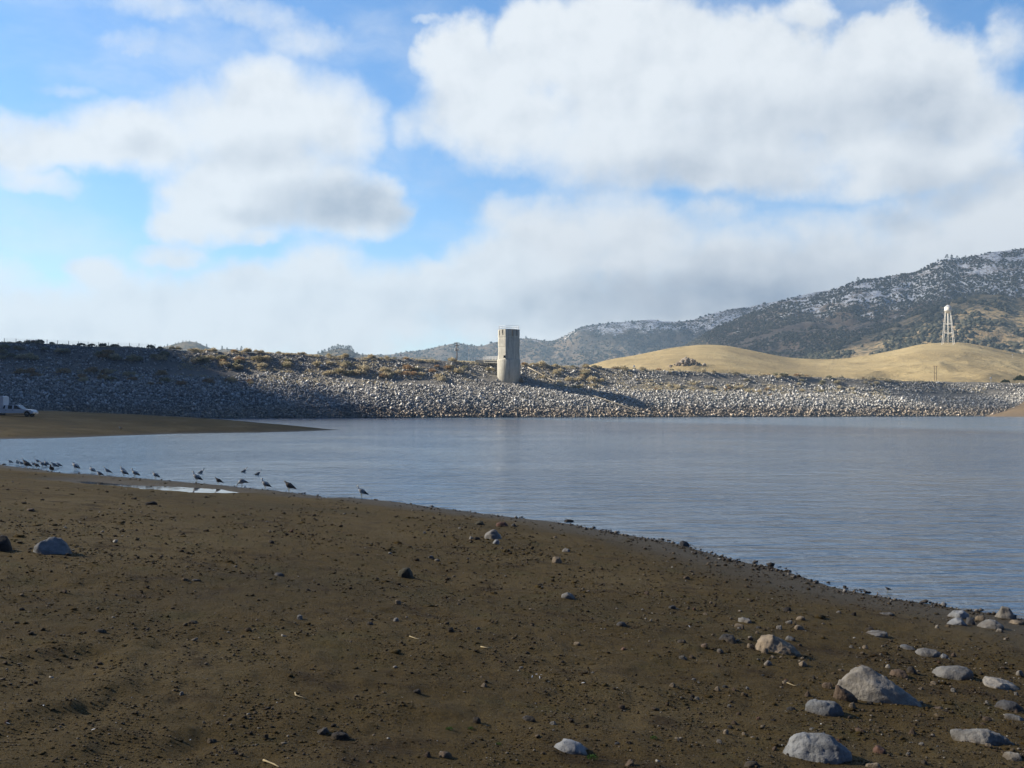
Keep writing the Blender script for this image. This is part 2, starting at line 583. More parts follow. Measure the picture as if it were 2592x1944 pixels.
def range_mat(name, ground, dry, scrub, rock, snow_z, scrub_amt=.5, scale=1.0, rock_amt=.5):
    """scrub-covered mountainside; snow lies in broken patches above snow_z (start, full)"""
    m, g, bs, co, _ = material(name)
    z = g.n('SeparateXYZ', ins={0: co}).outputs[2]
    big = g.noise(co, .004 * scale, 5, .6)
    mid = g.noise(co, .02 * scale, 6, .62)
    fine = g.noise(co, .075 * scale, 5, .65)
    c = g.mix(g.smooth(big, .42, .62), ground, dry)
    c = g.mix(g.math('MULTIPLY', g.smooth(g.math('ADD', g.math('MULTIPLY', mid, .5), g.math('MULTIPLY', g.noise(co, .11 * scale, 4, .7), .5)), .52, .60), rock_amt), c, rock)
    sc = g.math('ADD', g.math('MULTIPLY', mid, .45), g.math('MULTIPLY', fine, .55))
    c = g.mix(g.math('MULTIPLY', g.smooth(sc, .55 - .12 * scrub_amt, .60 - .12 * scrub_amt), .9), c, scrub)
    if snow_z:
        zz = g.math('ADD', z, g.math('MULTIPLY', g.math('SUBTRACT', big, .5), (snow_z[1] - snow_z[0]) * 1.6))
        amt = g.smooth(zz, snow_z[0], snow_z[1])
        pat = g.math('ADD', g.math('MULTIPLY', g.noise(co, .016 * scale, 5, .6), .40), g.math('MULTIPLY', g.noise(co, .16 * scale, 5, .75), .60))
        thr = g.math('SUBTRACT', .63, g.math('MULTIPLY', amt, .16))
        sn = g.math('MULTIPLY', g.smooth(g.math('SUBTRACT', pat, thr), 0.0, .04), g.smooth(amt, 0.02, .2))
        c = g.mix(sn, c, (.72, .75, .80))
    pset(g, bs, c, .95, g.bump(g.math('ADD', fine, g.math('MULTIPLY', mid, 2.0)), .8, 6.0 / scale), spec=.1)
    return m


def golden_mat():
    m, g, bs, co, _ = material('dry_golden_grass')
    st = g.n('Mapping', ins={'Vector': co, 'Scale': (1, 1, 4)}).outputs[0]
    big = g.noise(st, .012, 5, .6)
    mid = g.noise(st, .06, 6, .65)
    fine = g.noise(co, .5, 5, .7)
    c = g.ramp(big, [(.32, (.25, .195, .105)), (.5, (.35, .27, .14)), (.68, (.42, .335, .18))])
    c = g.mix(g.math('MULTIPLY', g.smooth(mid, .50, .66), .7), c, (.22, .175, .095))
    c = g.mix(g.math('MULTIPLY', g.smooth(fine, .52, .72), .5), c, (.20, .155, .08))
    c = g.mix(g.math('MULTIPLY', g.smooth(fine, .42, .28), .4), c, (.50, .41, .23))
    pset(g, bs, c, .95, g.bump(g.math('ADD', mid, g.math('MULTIPLY', fine, .5)), .9, 2.2), spec=.1)
    return m


def water_mat():
    m, g, bs, co, _ = material('lake_water')
    mp = g.n('Mapping', ins={'Vector': co, 'Rotation': (0, 0, R(8)), 'Scale': (.36, 1.0, 1)}).outputs[0]
    swell = g.noise(mp, 1.0, 3, .5, .4)
    rip = g.noise(mp, 2.8, 4, .6, .3)
    fine = g.noise(mp, 7.0, 3, .6, .2)
    gust = g.smooth(g.noise(co, .035, 4, .55), .32, .62)
    h = g.math('ADD', g.math('MULTIPLY', swell, 2.6), g.math('ADD', g.math('MULTIPLY', rip, .7), g.math('MULTIPLY', fine, .16)))
    amp = g.math('ADD', .40, g.math('MULTIPLY', gust, .95))
    b = g.bump(g.math('MULTIPLY', h, amp), 1.0, .085)
    pset(g, bs, (.066, .132, .215), .12, b, spec=.5)
    bs.inputs['IOR'].default_value = 1.5
    return m


def concrete_mat():
    m, g, bs, co, _ = material('weathered_concrete')
    s = g.n('Mapping', ins={'Vector': co, 'Scale': (1.6, 1.6, .10)}).outputs[0]
    streak = g.noise(s, .9, 5, .65)
    blot = g.noise(co, .35, 5, .6)
    c = g.ramp(blot, [(.3, (.42, .405, .355)), (.7, (.56, .54, .475))])
    c = g.mix(g.math('MULTIPLY', g.smooth(streak, .48, .66), .7), c, (.22, .20, .165))
    c = g.mix(g.math('MULTIPLY', g.smooth(g.noise(co, 3, 4), .55, .8), .3), c, (.55, .53, .47))
    pset(g, bs, c, .9, g.bump(g.noise(co, 5, 5), .4, .08), spec=.2)
    return m


M = {}
M['soil'] = soil_mat()
M['grey'] = rock_mat('grey_granite', (.235, .225, .21), .55, warm=(.25, .20, .15))
M['blue'] = rock_mat('blue_grey_stone', (.255, .26, .265), .6)
M['pale'] = rock_mat('pale_stone', (.31, .285, .25), .3)
M['tan'] = rock_mat('tan_stone', (.27, .215, .155), .4)
M['brown'] = rock_mat('brown_stone', (.14, .10, .072), .5)
M['red'] = rock_mat('reddish_stone', (.16, .088, .064), .5)
M['dark'] = rock_mat('dark_stone', (.05, .043, .038), .4)
M['slate'] = rock_mat('dark_blue_slate', (.085, .085, .09), .4)
M['olive'] = rock_mat('dark_olive_stone', (.08, .072, .05), .4)
M['pebble'] = island_rock_mat('pebbles', [(0, (.03, .021, .013)), (.5, (.055, .038, .022)), (.75, (.09, .065, .038)), (.9, (.14, .11, .075)), (.97, (.22, .19, .155)), (1, (.38, .36, .32))], .02)
M['gravel'] = island_rock_mat('wet_gravel', [(0, (.035, .03, .027)), (.5, (.075, .062, .052)), (.85, (.14, .125, .11)), (1, (.26, .25, .24))], .02, .75)
M['riprap'] = island_rock_mat('riprap_stone', [(0, (.17, .165, .16)), (.3, (.36, .35, .33)), (.6, (.53, .515, .485)), (.85, (.68, .665, .635)), (1, (.80, .785, .76))], .3, band=(2.5, 8.0, (.80, .64, .47)))
M['water'] = water_mat()
M['concrete'] = concrete_mat()
M['golden'] = golden_mat()

# ------------------------------------------------------------------ ground: the beach, the sand bar and the spit in one sheet
SHORE_PX = [(-900, 1130), (-400, 1150), (-150, 1166), (0, 1176), (56, 1184), (97, 1188), (127, 1193), (163, 1198), (215, 1199), (262, 1204), (362, 1211), (450, 1219),
            (549, 1227), (612, 1234), (699, 1242), (761, 1250), (812, 1256), (818, 1260), (873, 1259), (922, 1263), (1000, 1270), (1100, 1284), (1200, 1297),
            (1300, 1310), (1428, 1324), (1548, 1347), (1688, 1371), (1797, 1401), (1882, 1424), (1950, 1434), (2102, 1485), (2240, 1513), (2438, 1543),
            (2592, 1567), (2800, 1612), (3300, 1740)]
SPIT_PX = [(-900, 1140), (-300, 1122), (0, 1111), (90, 1110), (176, 1108), (294, 1103), (441, 1098), (650, 1095), (767, 1092), (859, 1088),
           (738, 1081), (650, 1080), (529, 1077), (441, 1071.5), (360, 1066), (300, 1061.5)]
SH = np.array([on_water(*p)[:2] for p in SHORE_PX])
SP = np.array([on_water(*p)[:2] for p in SPIT_PX])
SP = np.concatenate([SP, [(-190, 470), (-420, 470), (-420, 60)]])


def seg_dist(X, Y, P):
    d = np.full(X.shape, 1e9)
    for (ax, ay), (bx, by) in zip(P[:-1], P[1:]):
        L2 = (bx - ax) ** 2 + (by - ay) ** 2
        t = np.clip(((X - ax) * (bx - ax) + (Y - ay) * (by - ay)) / L2, 0, 1)
        d = np.minimum(d, np.hypot(X - ax - t * (bx - ax), Y - ay - t * (by - ay)))
    return d


def in_poly(X, Y, P):
    ins = np.zeros(X.shape, bool)
    for (ax, ay), (bx, by) in zip(P, np.roll(P, -1, 0)):
        ins ^= ((ay > Y) != (by > Y)) & (X < (bx - ax) * (Y - ay) / (by - ay + 1e-12) + ax)
    return ins


SHORE_POLY = np.concatenate([SH, [(120, SH[-1][1]), (120, -60), (-200, -60), (-200, SH[0][1])]])
PUDDLE_C = [on_water(203, 1218, .02), on_water(300, 1230, .02), on_water(400, 1237, .02), on_water(500, 1241.5, .02), on_water(600, 1247.5, .02)]
PUD = np.array([p[:2] for p in PUDDLE_C])
PUD_W = [.25, .6, 1.15, 1.0, .2]
TRACKS = [np.array([on_water(*p, z=1.5)[:2] for p in tr]) for tr in
          ([(60, 1790), (116, 1770), (190, 1740), (272, 1700), (330, 1640), (350, 1590)], [(330, 1870), (420, 1840), (520, 1800)], [(0, 1660), (120, 1625), (240, 1600)])]


def ground_h(X, Y, detail=True):
    X, Y = np.asarray(X, float), np.asarray(Y, float)
    d = seg_dist(X, Y, SH)
    s = np.where(in_poly(X, Y, SHORE_POLY), d, -d)
    wob = 0
    if detail:
        wob = .18 * fbm(X / 2.2, Y / 2.2, 4, 5)
    up = .1 * s * (1 - .45 * np.exp(-np.clip(s, 0, 99) / 2.5))
    up = np.where(s > 19, 1.85 + .05 * (s - 19), up)
    h = np.where(s > 0, up, .07 * s)
    # spit on the left
    d2 = seg_dist(X, Y, np.concatenate([SP, SP[:1]]))
    s2 = np.where(in_poly(X, Y, SP), d2, -d2) + (.9 * fbm(X / 7, Y / 7, 4, 9) if detail else 0)
    up2 = 4.5 * (1 - np.exp(-(np.clip(s2, 0, 999) / 34) ** 1.15)) + .03
    h = np.maximum(h, np.where(s2 > 0, up2, .06 * s2))
    h = np.maximum(h, -1.2)
    # shallow pool behind the sand bar
    pd = np.full(X.shape, 1e9)
    for i in range(len(PUD) - 1):
        (ax, ay), (bx, by) = PUD[i], PUD[i + 1]
        t = np.clip(((X - ax) * (bx - ax) + (Y - ay) * (by - ay)) / ((bx - ax) ** 2 + (by - ay) ** 2), 0, 1)
        w = PUD_W[i] + (PUD_W[i + 1] - PUD_W[i]) * t
        pd = np.minimum(pd, np.hypot(X - ax - t * (bx - ax), Y - ay - t * (by - ay)) - w)
    pd = pd + (.35 * fbm(X / 1.5, Y / 1.5, 3, 31) if detail else 0)
    cap = .012 + np.clip(pd, -.6, 50) * .085
    h = np.where((s > 0) & (pd < 6), np.minimum(h, np.maximum(cap, -.05)), h)
    if detail:
        land = np.clip(h * 4, 0.06, 1)
        near = 1 / (1 + (np.hypot(X, Y) / 45) ** 2)
        b = .09 * fbm(X / 4.5, Y / 4.5, 3, 3) + (.10 * fbm(X / .9, Y / .9, 4, 4) + .060 * fbm(X / .22, Y / .22, 3, 6)) * near
        far = np.where(Y > 90, .5 * fbm(X / 14, Y / 10, 4, 8), 0)
        h = h + land * (b + far)
        for k, T in enumerate(TRACKS):
            td = seg_dist(X, Y, T)
            h = h + (.035, -.035, .03)[k] * np.exp(-(td / .16) ** 2)
    return h


def ground_hit(px, py):
    """where the ray of a pixel meets the ground or the water"""
    x, s = ray(px, py)
    D = np.geomspace(2.0, 420, 1500)
    h = np.maximum(ground_h(x * D, D), 0.0)
    zz = CAMZ + s * D
    i = int(np.argmax(zz <= h))
    D1 = D[i]
    return Vector((x * D1, D1, float(h[i])))


def gz(x, y):
    return float(ground_h(np.array([x]), np.array([y]))[0])


az_ = np.concatenate([np.linspace(-math.pi * .98, -R(34), 60, endpoint=False), np.linspace(-R(34), R(34), 760), np.linspace(R(34), math.pi * .98, 60)[1:]])
rr = np.concatenate([[.15, .6, 1.2], np.geomspace(1.9, 470, 520)])
AZ, RR = np.meshgrid(az_, rr)
GX, GY = np.sin(AZ) * RR, np.cos(AZ) * RR
GZ = ground_h(GX, GY)
GZ = np.where(GY < 0, np.maximum(GZ, 0), GZ)
structure(link('ground', mesh_np('ground', np.stack([GX, GY, GZ], -1).reshape(-1, 3), grid_faces(*GX.shape)), M['soil']))

S = 12000
m_bed = plain('valley_floor_earth', (.16, .125, .075), .95, 0, .3, .02)
structure(link('lake_bed', mesh_np('lake_bed', [(-S, -S, -1.5), (S, -S, -1.5), (S, S, -1.5), (-S, S, -1.5)], [(0, 1, 2, 3)]), m_bed))
structure(link('water', mesh_np('water', [(-900, -300, 0), (1500, -300, 0), (1500, 690, 0), (-900, 690, 0)], [(0, 1, 2, 3)]), M['water']))
m_pud, g_, b_, c_, _o = material('still_pool_water')
pset(g_, b_, (.05, .05, .045), .03, g_.bump(g_.noise(c_, 1.5, 2), .25, .01), spec=.5)
b_.inputs['IOR'].default_value = 1.33
pv = np.array([on_water(*p, z=.012) for p in [(150, 1206), (300, 1212.5), (480, 1226), (610, 1238), (640, 1252), (560, 1262), (300, 1256), (150, 1226)]])
structure(link('puddle', mesh_np('puddle', pv, [tuple(range(len(pv)))]), m_pud))

# ------------------------------------------------------------------ the dam
TOE_X = [-900, 0, 500, 900, 1290, 1660, 2000, 2400, 3000]
TOE_D = [400, 428, 445, 478, 512, 536, 566, 610, 660]
CR = [(-900, 832), (-400, 850), (0, 864), (103, 867), (214, 873), (323, 876), (411, 880), (500, 887.6), (650, 890), (738, 893.5), (856, 901), (973, 905), (1091, 910),
      (1194, 914), (1318, 921), (1447, 926), (1564, 932), (1682, 935), (1800, 940.5), (1950, 948), (2036, 951), (2161, 956), (2287, 962), (2412, 965), (2506, 966), (2700, 970), (3000, 980)]
CRX, CRY = [c[0] for c in CR], [c[1] for c in CR]
RUN = 66.0


def dam_point(px, s):
    """point on the sloping face: s = 0 at the waterline, 1 at the crest"""
    px = np.asarray(px, float)
    s = np.asarray(s, float)
    T = np.interp(px, TOE_X, TOE_D)
    cy = np.interp(px, CRX, CRY) + 2.0
    u = (px - 1296) / F
    v = (972 - cy) / F
    yy = math.cos(PITCH) - v * math.sin(PITCH)
    zz = math.sin(PITCH) + v * math.cos(PITCH)
    Dc = T + RUN
    zc = CAMZ + zz / yy * Dc
    D = T + RUN * s
    z = zc * (s + .10 * np.sin(s * math.pi * 2) * .5)
    return np.stack([u / math.cos(PITCH) * D, D, z], -1)


def dam_hit(px, py):
    s = np.linspace(0, 1, 200)
    p = dam_point(np.full(200, px), s)
    row = HORIZON - (p[:, 2] - CAMZ) / p[:, 1] * F
    return float(np.interp(-py, -row, s))


cols = np.linspace(-900, 2640, 420)
ss = np.concatenate([[-.06], np.linspace(0, 1, 40)])
CX, SS = np.meshgrid(cols, ss)
DV = dam_point(CX, SS)
DV[..., 2] += .9 * fbm(DV[..., 0] / 14, DV[..., 1] / 9, 4, 21) * (SS > 0) + .5 * fbm(DV[..., 0] / 3, DV[..., 1] / 3, 3, 22) * (SS > 0)
DV[0, :, 2] = -1.0
top = DV[-1].copy()
back1, back2 = top.copy(), top.copy()
back1[:, 1] += 9
back2[:, 1] += 60
back2[:, 2] = -1.4
allv = np.concatenate([DV, back1[None], back2[None]])
m_dam, g_, b_, c_, _o = material('dam_fill')
n1, n2 = g_.noise(c_, .06, 6, .62), g_.noise(c_, .9, 6, .7)
cc = g_.ramp(n1, [(.3, (.17, .16, .148)), (.55, (.23, .215, .19)), (.75, (.29, .26, .20))])
cc = g_.mix(g_.math('MULTIPLY', g_.smooth(n2, .5, .68), .5), cc, (.10, .095, .09))
pset(g_, b_, cc, .95, g_.bump(n2, .9, .5), spec=.15)
DAM = empty('embankment_dam', (0, 0, 0), 'long embankment dam faced with loose grey rock across the far side of the lake', 'dam')
link('embankment', mesh_np('embankment', allv.reshape(-1, 3), grid_faces(*allv.shape[:2])), m_dam, DAM)


def rock_shapes(n, seed, subdiv=1, squash=.7):
    """a few small convex stones as (verts, tris) arrays of unit size"""
    rg = random.Random(seed)
    out = []
    for _ in range(n):
        bm = bmesh.new()
        for _k in range(11):
            v = Vector((rg.gauss(0, 1), rg.gauss(0, 1), rg.gauss(0, 1))).normalized() * rg.uniform(.8, 1.05)
            bm.verts.new((v.x * .5 * rg.uniform(.85, 1.1), v.y * .5, v.z * .5 * squash))
        bmesh.ops.convex_hull(bm, input=bm.verts)
        for v in [v for v in bm.verts if not v.link_faces]:
            bm.verts.remove(v)
        bmesh.ops.triangulate(bm, faces=bm.faces)
        if subdiv > 1:
            bmesh.ops.subdivide_edges(bm, edges=bm.edges, cuts=1, use_grid_fill=True, smooth=.4)
            bmesh.ops.triangulate(bm, faces=bm.faces)
        bm.verts.index_update()
        bmesh.ops.recalc_face_normals(bm, faces=bm.faces)
        out.append((np.array([v.co[:] for v in bm.verts]), np.array([[v.index for v in f.verts] for f in bm.faces])))
        bm.free()
    return out


def scatter(name, pos, size, shapes, seed, tilt=.6, sq=None):
    """merge many small stones into one mesh"""
    rg = np.random.default_rng(seed)
    n = len(pos)
    kind = rg.integers(0, len(shapes), n)
    Vs, Fs, off = [], [], 0
    for k, (sv, sf) in enumerate(shapes):
        idx = np.nonzero(kind == k)[0]
        if not len(idx):
            continue
        a = rg.uniform(0, 2 * math.pi, len(idx))
        t = rg.normal(0, tilt, len(idx))
        ca, sa, ct, st = np.cos(a), np.sin(a), np.cos(t), np.sin(t)
        x, y, z = sv[:, 0], sv[:, 1], sv[:, 2]
        y2 = ct[:, None] * y - st[:, None] * z
        z2 = st[:, None] * y + ct[:, None] * z
        X = ca[:, None] * x - sa[:, None] * y2
        Y = sa[:, None] * x + ca[:, None] * y2
        s = size[idx][:, None]
        zz = z2 * s * (sq if sq else 1)
        V = np.stack([X * s + pos[idx, 0][:, None], Y * s + pos[idx, 1][:, None], zz + pos[idx, 2][:, None]], -1)
        Vs.append(V.reshape(-1, 3))
        Fs.append((sf[None] + (np.arange(len(idx)) * len(sv))[:, None, None]).reshape(-1, 3) + off)
        off += V.shape[0] * V.shape[1]
    return mesh_np(name, np.concatenate(Vs), np.concatenate(Fs), smooth=False)


SHAPES = rock_shapes(10, 3, 1, .92)
N = 98000
px_ = RNG.uniform(-250, 2620, N)
s_ = RNG.uniform(-.01, .98, N) ** 1.15
fr = fbm(px_ / 90, s_ * 9, 4, 40)
keep = RNG.uniform(0, 1, N) < np.where(s_ > .55, .45 + 1.8 * fr, 1.0)
px_, s_ = px_[keep], s_[keep]
rp = dam_point(px_, s_)
rs = np.clip(RNG.lognormal(math.log(.60), .48, len(px_)), .3, 2.4)
rp[:, 2] += .34 * rs
rr_ = stuff(link('riprap', scatter('riprap', rp, rs, SHAPES, 5), M['riprap'], DAM))

# ------------------------------------------------------------------ hills and mountains
def terrain(name, sil, Dn, Dr, zf, mat, relief, rscale, cols=420, rows=70, power=1.1, seed=0, jag=0.0, oct=6):
    sx, sy = [p[0] for p in sil], [p[1] for p in sil]
    c = np.linspace(sx[0], sx[-1], cols)
    py = np.interp(c, sx, sy)
    k = 5
    py = np.convolve(np.pad(py, k, mode='edge'), np.ones(2 * k + 1) / (2 * k + 1), 'valid')
    if jag:
        py = py - jag * fbm(c / 26, c * 0 + seed, 4, seed + 50)
    v = np.concatenate([np.linspace(0, 1, rows), [1.06, 1.15, 1.4]])
    CXX, VV = np.meshgrid(c, v)
    PY = np.broadcast_to(py, CXX.shape)
    u = (CXX - 1296) / F
    el = (HORIZON - PY) / F
    D = Dn + (Dr - Dn) * np.minimum(VV, 1.4)
    zr = CAMZ + el * Dr
    vv = np.clip(VV, 0, 1)
    X, Y = u * D, D
    zb = zf + (zr - zf) * vv ** power
    w = np.sin(np.pi * vv) ** .8 * (1 - vv * .35)
    n = fbm(X / rscale, Y / rscale, oct, seed, ridged=True) - .15 + .4 * fbm(X / (rscale * .3), Y / (rscale * .3), 4, seed + 9)
    z = zb + relief * w * n
    lim = CAMZ + (zr - CAMZ) / Dr * D * (.25 + .745 * vv)
    z = np.where(VV <= 1, np.minimum(z, np.maximum(lim, zf)), zr - (VV - 1) * (zr - zf) * 1.2 - 1)
    return structure(link(name, mesh_np(name, np.stack([X, Y, z], -1).reshape(-1, 3), grid_faces(*X.shape)), mat))


GOLD = [(1380, 960), (1440, 938), (1491, 924), (1544, 908), (1594, 901), (1638, 892), (1697, 880), (1755, 873), (1800, 871), (1844, 874), (1888, 883), (1950, 896),
        (2005, 905.6), (2083, 909), (2130, 907), (2193, 899), (2255, 888), (2334, 869.5), (2396, 866), (2443, 866), (2490, 874), (2553, 888), (2592, 896), (2700, 920), (3100, 960)]
RIGHT = [(1640, 915), (1734, 874), (1775, 850), (1811, 829), (1850, 812), (1900, 790), (1942, 774), (1973, 763), (2020, 753.6), (2074, 746), (2117, 728), (2161, 713), (2171, 708), (2202, 703),
         (2240, 699), (2280, 691), (2312, 689), (2337, 677), (2374, 659.5), (2396, 652), (2431, 652), (2475, 644), (2522, 634), (2592, 626), (2800, 598), (3200, 560)]
SPUR = [(1960, 920), (2080, 880), (2150, 862), (2230, 835), (2290, 808), (2350, 785), (2430, 757), (2480, 743), (2530, 745), (2592, 752), (2800, 760), (3200, 800)]
MIDR = [(820, 912), (900, 905), (953, 899), (973, 896), (997, 897), (1032, 889), (1061, 890), (1091, 880), (1144, 869), (1155, 867), (1197, 876), (1223, 873), (1261, 863), (1318, 854), (1359, 858),
        (1391, 865), (1418, 858), (1441, 843.5), (1476, 822), (1530, 817), (1582, 814), (1640, 806), (1687, 814), (1746, 811), (1805, 791), (1860, 780), (1922, 771), (2050, 740), (2300, 700)]
FARL = [(320, 900), (405, 879), (440, 870), (470, 862.5), (495, 865), (520, 875), (545, 884), (580, 882.5), (610, 885), (680, 893), (780, 899), (830, 887), (858, 880), (885, 882), (905, 895), (960, 900), (1100, 905)]

m_right = range_mat('scrub_mountainside', (.15, .112, .085), (.19, .145, .10), (.032, .034, .028), (.36, .31, .26), (165, 300), .2, 1.0, .65)
m_spur = range_mat('rocky_scrub_spur', (.22, .165, .095), (.27, .205, .11), (.035, .038, .024), (.40, .34, .26), None, .5, 1.2, .7)
m_mid = range_mat('brown_far_mountains', (.105, .085, .068), (.17, .13, .09), (.045, .043, .04), (.28, .24, .20), (250, 340), .5, .8, .35)
m_farl = range_mat('far_wooded_hill', (.14, .115, .08), (.17, .14, .09), (.04, .045, .035), (.22, .2, .17), None, .5, 1.0, .3)
terrain('mountain_range', MIDR, 2700, 3900, 10, m_mid, 260, 520, seed=61, jag=5, rows=90)
terrain('mountain', RIGHT, 1500, 2600, 10, m_right, 230, 400, seed=71, jag=4, rows=110, cols=520)
terrain('spur_hill', SPUR, 1350, 1900, 10, m_spur, 95, 240, seed=81, jag=5, rows=80)
terrain('far_hill', FARL, 2200, 2600, 10, m_farl, 30, 200, seed=91, jag=3, rows=40)
GOLD_HILL = terrain('grass_hill', GOLD, 690, 1150, 3, M['golden'], 26, 170, seed=101, jag=.8, rows=110, oct=4)
BANK = [(2455, 1064), (2490, 1050), (2530, 1036), (2560, 1024), (2592, 1012), (2700, 990), (3000, 950)]
m_bank = plain('bare_brown_bank', (.15, .105, .058), .95, 0, .35, .12, .3)
terrain('bank', BANK, 590, 655, -.8, m_bank, 1.5, 18, cols=90, rows=24, seed=111, jag=2, power=.9)

# ------------------------------------------------------------------ cloud shadows
def dw(px, py):
    p = dam_point(px, dam_hit(px, py))
    k = p[2] / SUN.z                                  # slide the point down the sunbeam to z = 0
    return (p[0] - SUN.x * k, p[1] - SUN.y * k)


edge = [dw(425, 884), dw(500, 920), dw(560, 955), dw(660, 985), dw(850, 1030), dw(960, 1056)]
cloud_object([(-900, 900)] + [(edge[0][0] - 10, edge[0][1] + 60)] + edge + [(10, 330), (70, 200), (90, 60), (80, -140), (-900, -140)], 'cloud', .93, (115, 230, .34), 5)
e2 = [dw(2240, 985), dw(2400, 985), dw(2500, 1015), dw(2545, 1040), dw(2500, 1050), dw(2380, 1030), dw(2260, 1000)]
cloud_object(e2, 'cloud_small', .45, (-9999, -9998, .45), 15)
cloud_object([(800, 4600), (820, 2500), (620, 1900), (900, 1760), (2800, 1700), (2800, 4600)], 'cloud_bank', .45, (-9999, -9998, .45), 25, 2400.0, 5.0, 130)

# ------------------------------------------------------------------ more materials
M['paint'] = plain('white_paint', (.74, .75, .76), .35, 0, .05, 2)
M['steel'] = plain('galvanised_steel', (.55, .56, .57), .45, .3, .15, 3)
M['tankpaint'] = plain('weathered_white_paint', (.72, .70, .66), .6, 0, .15, .8)
M['rubber'] = plain('tyre_rubber', (.02, .02, .02), .85, 0, .2, 6)
M['chrome'] = plain('bright_metal', (.62, .63, .65), .25, .8, .05, 3)
M['black'] = plain('black_plastic', (.02, .02, .022), .6, 0, .2, 5)
M['hole'] = plain('dark_opening', (.012, .012, .014), .9, 0, .2, 3)
M['stain'] = plain('dark_water_stain', (.09, .08, .065), .9, 0, .3, 2)
M['wood'] = plain('weathered_pole_wood', (.13, .09, .06), .9, 0, .3, 3)
M['rust'] = plain('rusty_pipe', (.42, .36, .27), .8, 0, .2, .5)
M['lamp'] = plain('clear_lamp', (.7, .72, .72), .15, 0, .05, 5)
M['glass'], g_, b_, c_, _o = material('tinted_glass')
pset(g_, b_, (.012, .014, .018), .05, spec=.6)
M['straw'] = plain('dry_straw', (.45, .36, .20), .8, 0, .2, 10)
M['weed'] = leaf_mat('green_weed', (.05, .11, .025), (.09, .16, .04))
M['sage'] = leaf_mat('sage_leaves', (.25, .24, .16), (.40, .38, .26), (.46, .40, .26))
M['gold'] = leaf_mat('dry_golden_brush', (.46, .39, .25), (.68, .60, .42), (.58, .52, .38))
M['rusty'] = leaf_mat('rust_brown_brush', (.33, .22, .125), (.50, .36, .22), (.46, .36, .22))
M['darkbush'] = leaf_mat('dark_green_brush', (.03, .042, .022), (.07, .08, .04))
M['pine'] = leaf_mat('pine_needles', (.022, .034, .02), (.05, .062, .036))
M['bark'] = plain('bark', (.09, .07, .05), .95, 0, .3, 3)


def gull_mat(name, back, head):
    m, g, bs, co, _ = material(name)
    s = g.n('SeparateXYZ', ins={0: co})
    n = g.math('MULTIPLY', g.math('SUBTRACT', g.noise(co, 30, 4), .5), .04)
    x = g.math('ADD', s.outputs[0], n)
    c = g.mix(g.smooth(x, -.13, -.06), head, back)
    c = g.mix(g.math('MULTIPLY', g.noise(co, 60, 3), .35), c, tuple(v * .6 for v in back))
    pset(g, bs, c, .75, spec=.2)
    return m


M['gull_body'] = gull_mat('white_plumage', (.62, .61, .58), (.66, .65, .62))
M['gull_brown'] = gull_mat('brown_plumage', (.13, .105, .085), (.16, .135, .11))
M['gull_wing'], g_, b_, c_, _o = material('grey_wing_feathers')
x_ = g_.n('SeparateXYZ', ins={0: c_}).outputs[0]
pset(g_, b_, g_.mix(g_.smooth(x_, .10, .15), (.21, .22, .235), (.018, .018, .02)), .75, spec=.2)
M['gull_wing_brown'] = plain('brown_wing_feathers', (.085, .068, .055), .8, 0, .35, 30)
M['bill'] = plain('yellow_bill', (.42, .32, .08), .5, 0, .1, 30)
M['legs'] = plain('pale_legs', (.30, .25, .12), .7, 0, .1, 30)

# ------------------------------------------------------------------ intake tower and its bridge
TX = 1288
ts = dam_hit(TX, 962)
tb = dam_point(TX, ts)
TD = float(tb[1]) + 2.0
ppm = F / TD
tx = (TX - 1296) / ppm


def tz(py, D=None):
    D = D or TD
    return at(TX, py, D).z


TOWER = empty('intake_tower', (tx, TD, 0), 'tall pale concrete intake tower with an eight-sided shaft on a round base', 'tower')
bm = bmesh.new()
rl = 29.4 / ppm
add_lathe(bm, [(rl, tz(1010)), (rl, tz(912)), (rl * .985, tz(910))], 48)
base = link('round_base', bm_mesh('round_base', bm), M['concrete'], TOWER)
for p in base.data.polygons:
    p.use_smooth = len(p.vertices) == 4
ro = 28.7 / ppm
rot = R(-90 - 17)
bm = bmesh.new()
lv = [tz(911), tz(897.5), tz(897), tz(878.2), tz(877.6), tz(858), tz(857.3), tz(854), tz(853.4), tz(835)]
prof, rr0 = [], ro
for i, z in enumerate(lv):
    prof.append((ro * (1.0 if i % 4 < 2 else .982), z))
prof += [(ro * .80, tz(834.5)), (.01, tz(834.3))]
add_lathe(bm, prof, 8, rot=rot)
link('shaft', bm_mesh('shaft', bm), M['concrete'], TOWER)


def on_face(phi, w, z0, z1, lateral=0.0, proud=.06):
    """thin box lying on the shaft face whose normal points phi degrees from the camera side"""
    a = R(-90 + phi)
    n, t = Vector((math.cos(a), math.sin(a), 0)), Vector((-math.sin(a), math.cos(a), 0))
    r = ro * math.cos(R(22.5))
    bm = bmesh.new()
    add_box(bm, -w / 2, w / 2, -.2, proud, z0, z1)
    m = Matrix((t, n, Vector((0, 0, 1)))).transposed().to_4x4()
    m.translation = n * r + t * lateral
    bmesh.ops.transform(bm, matrix=m, verts=bm.verts)
    return bm


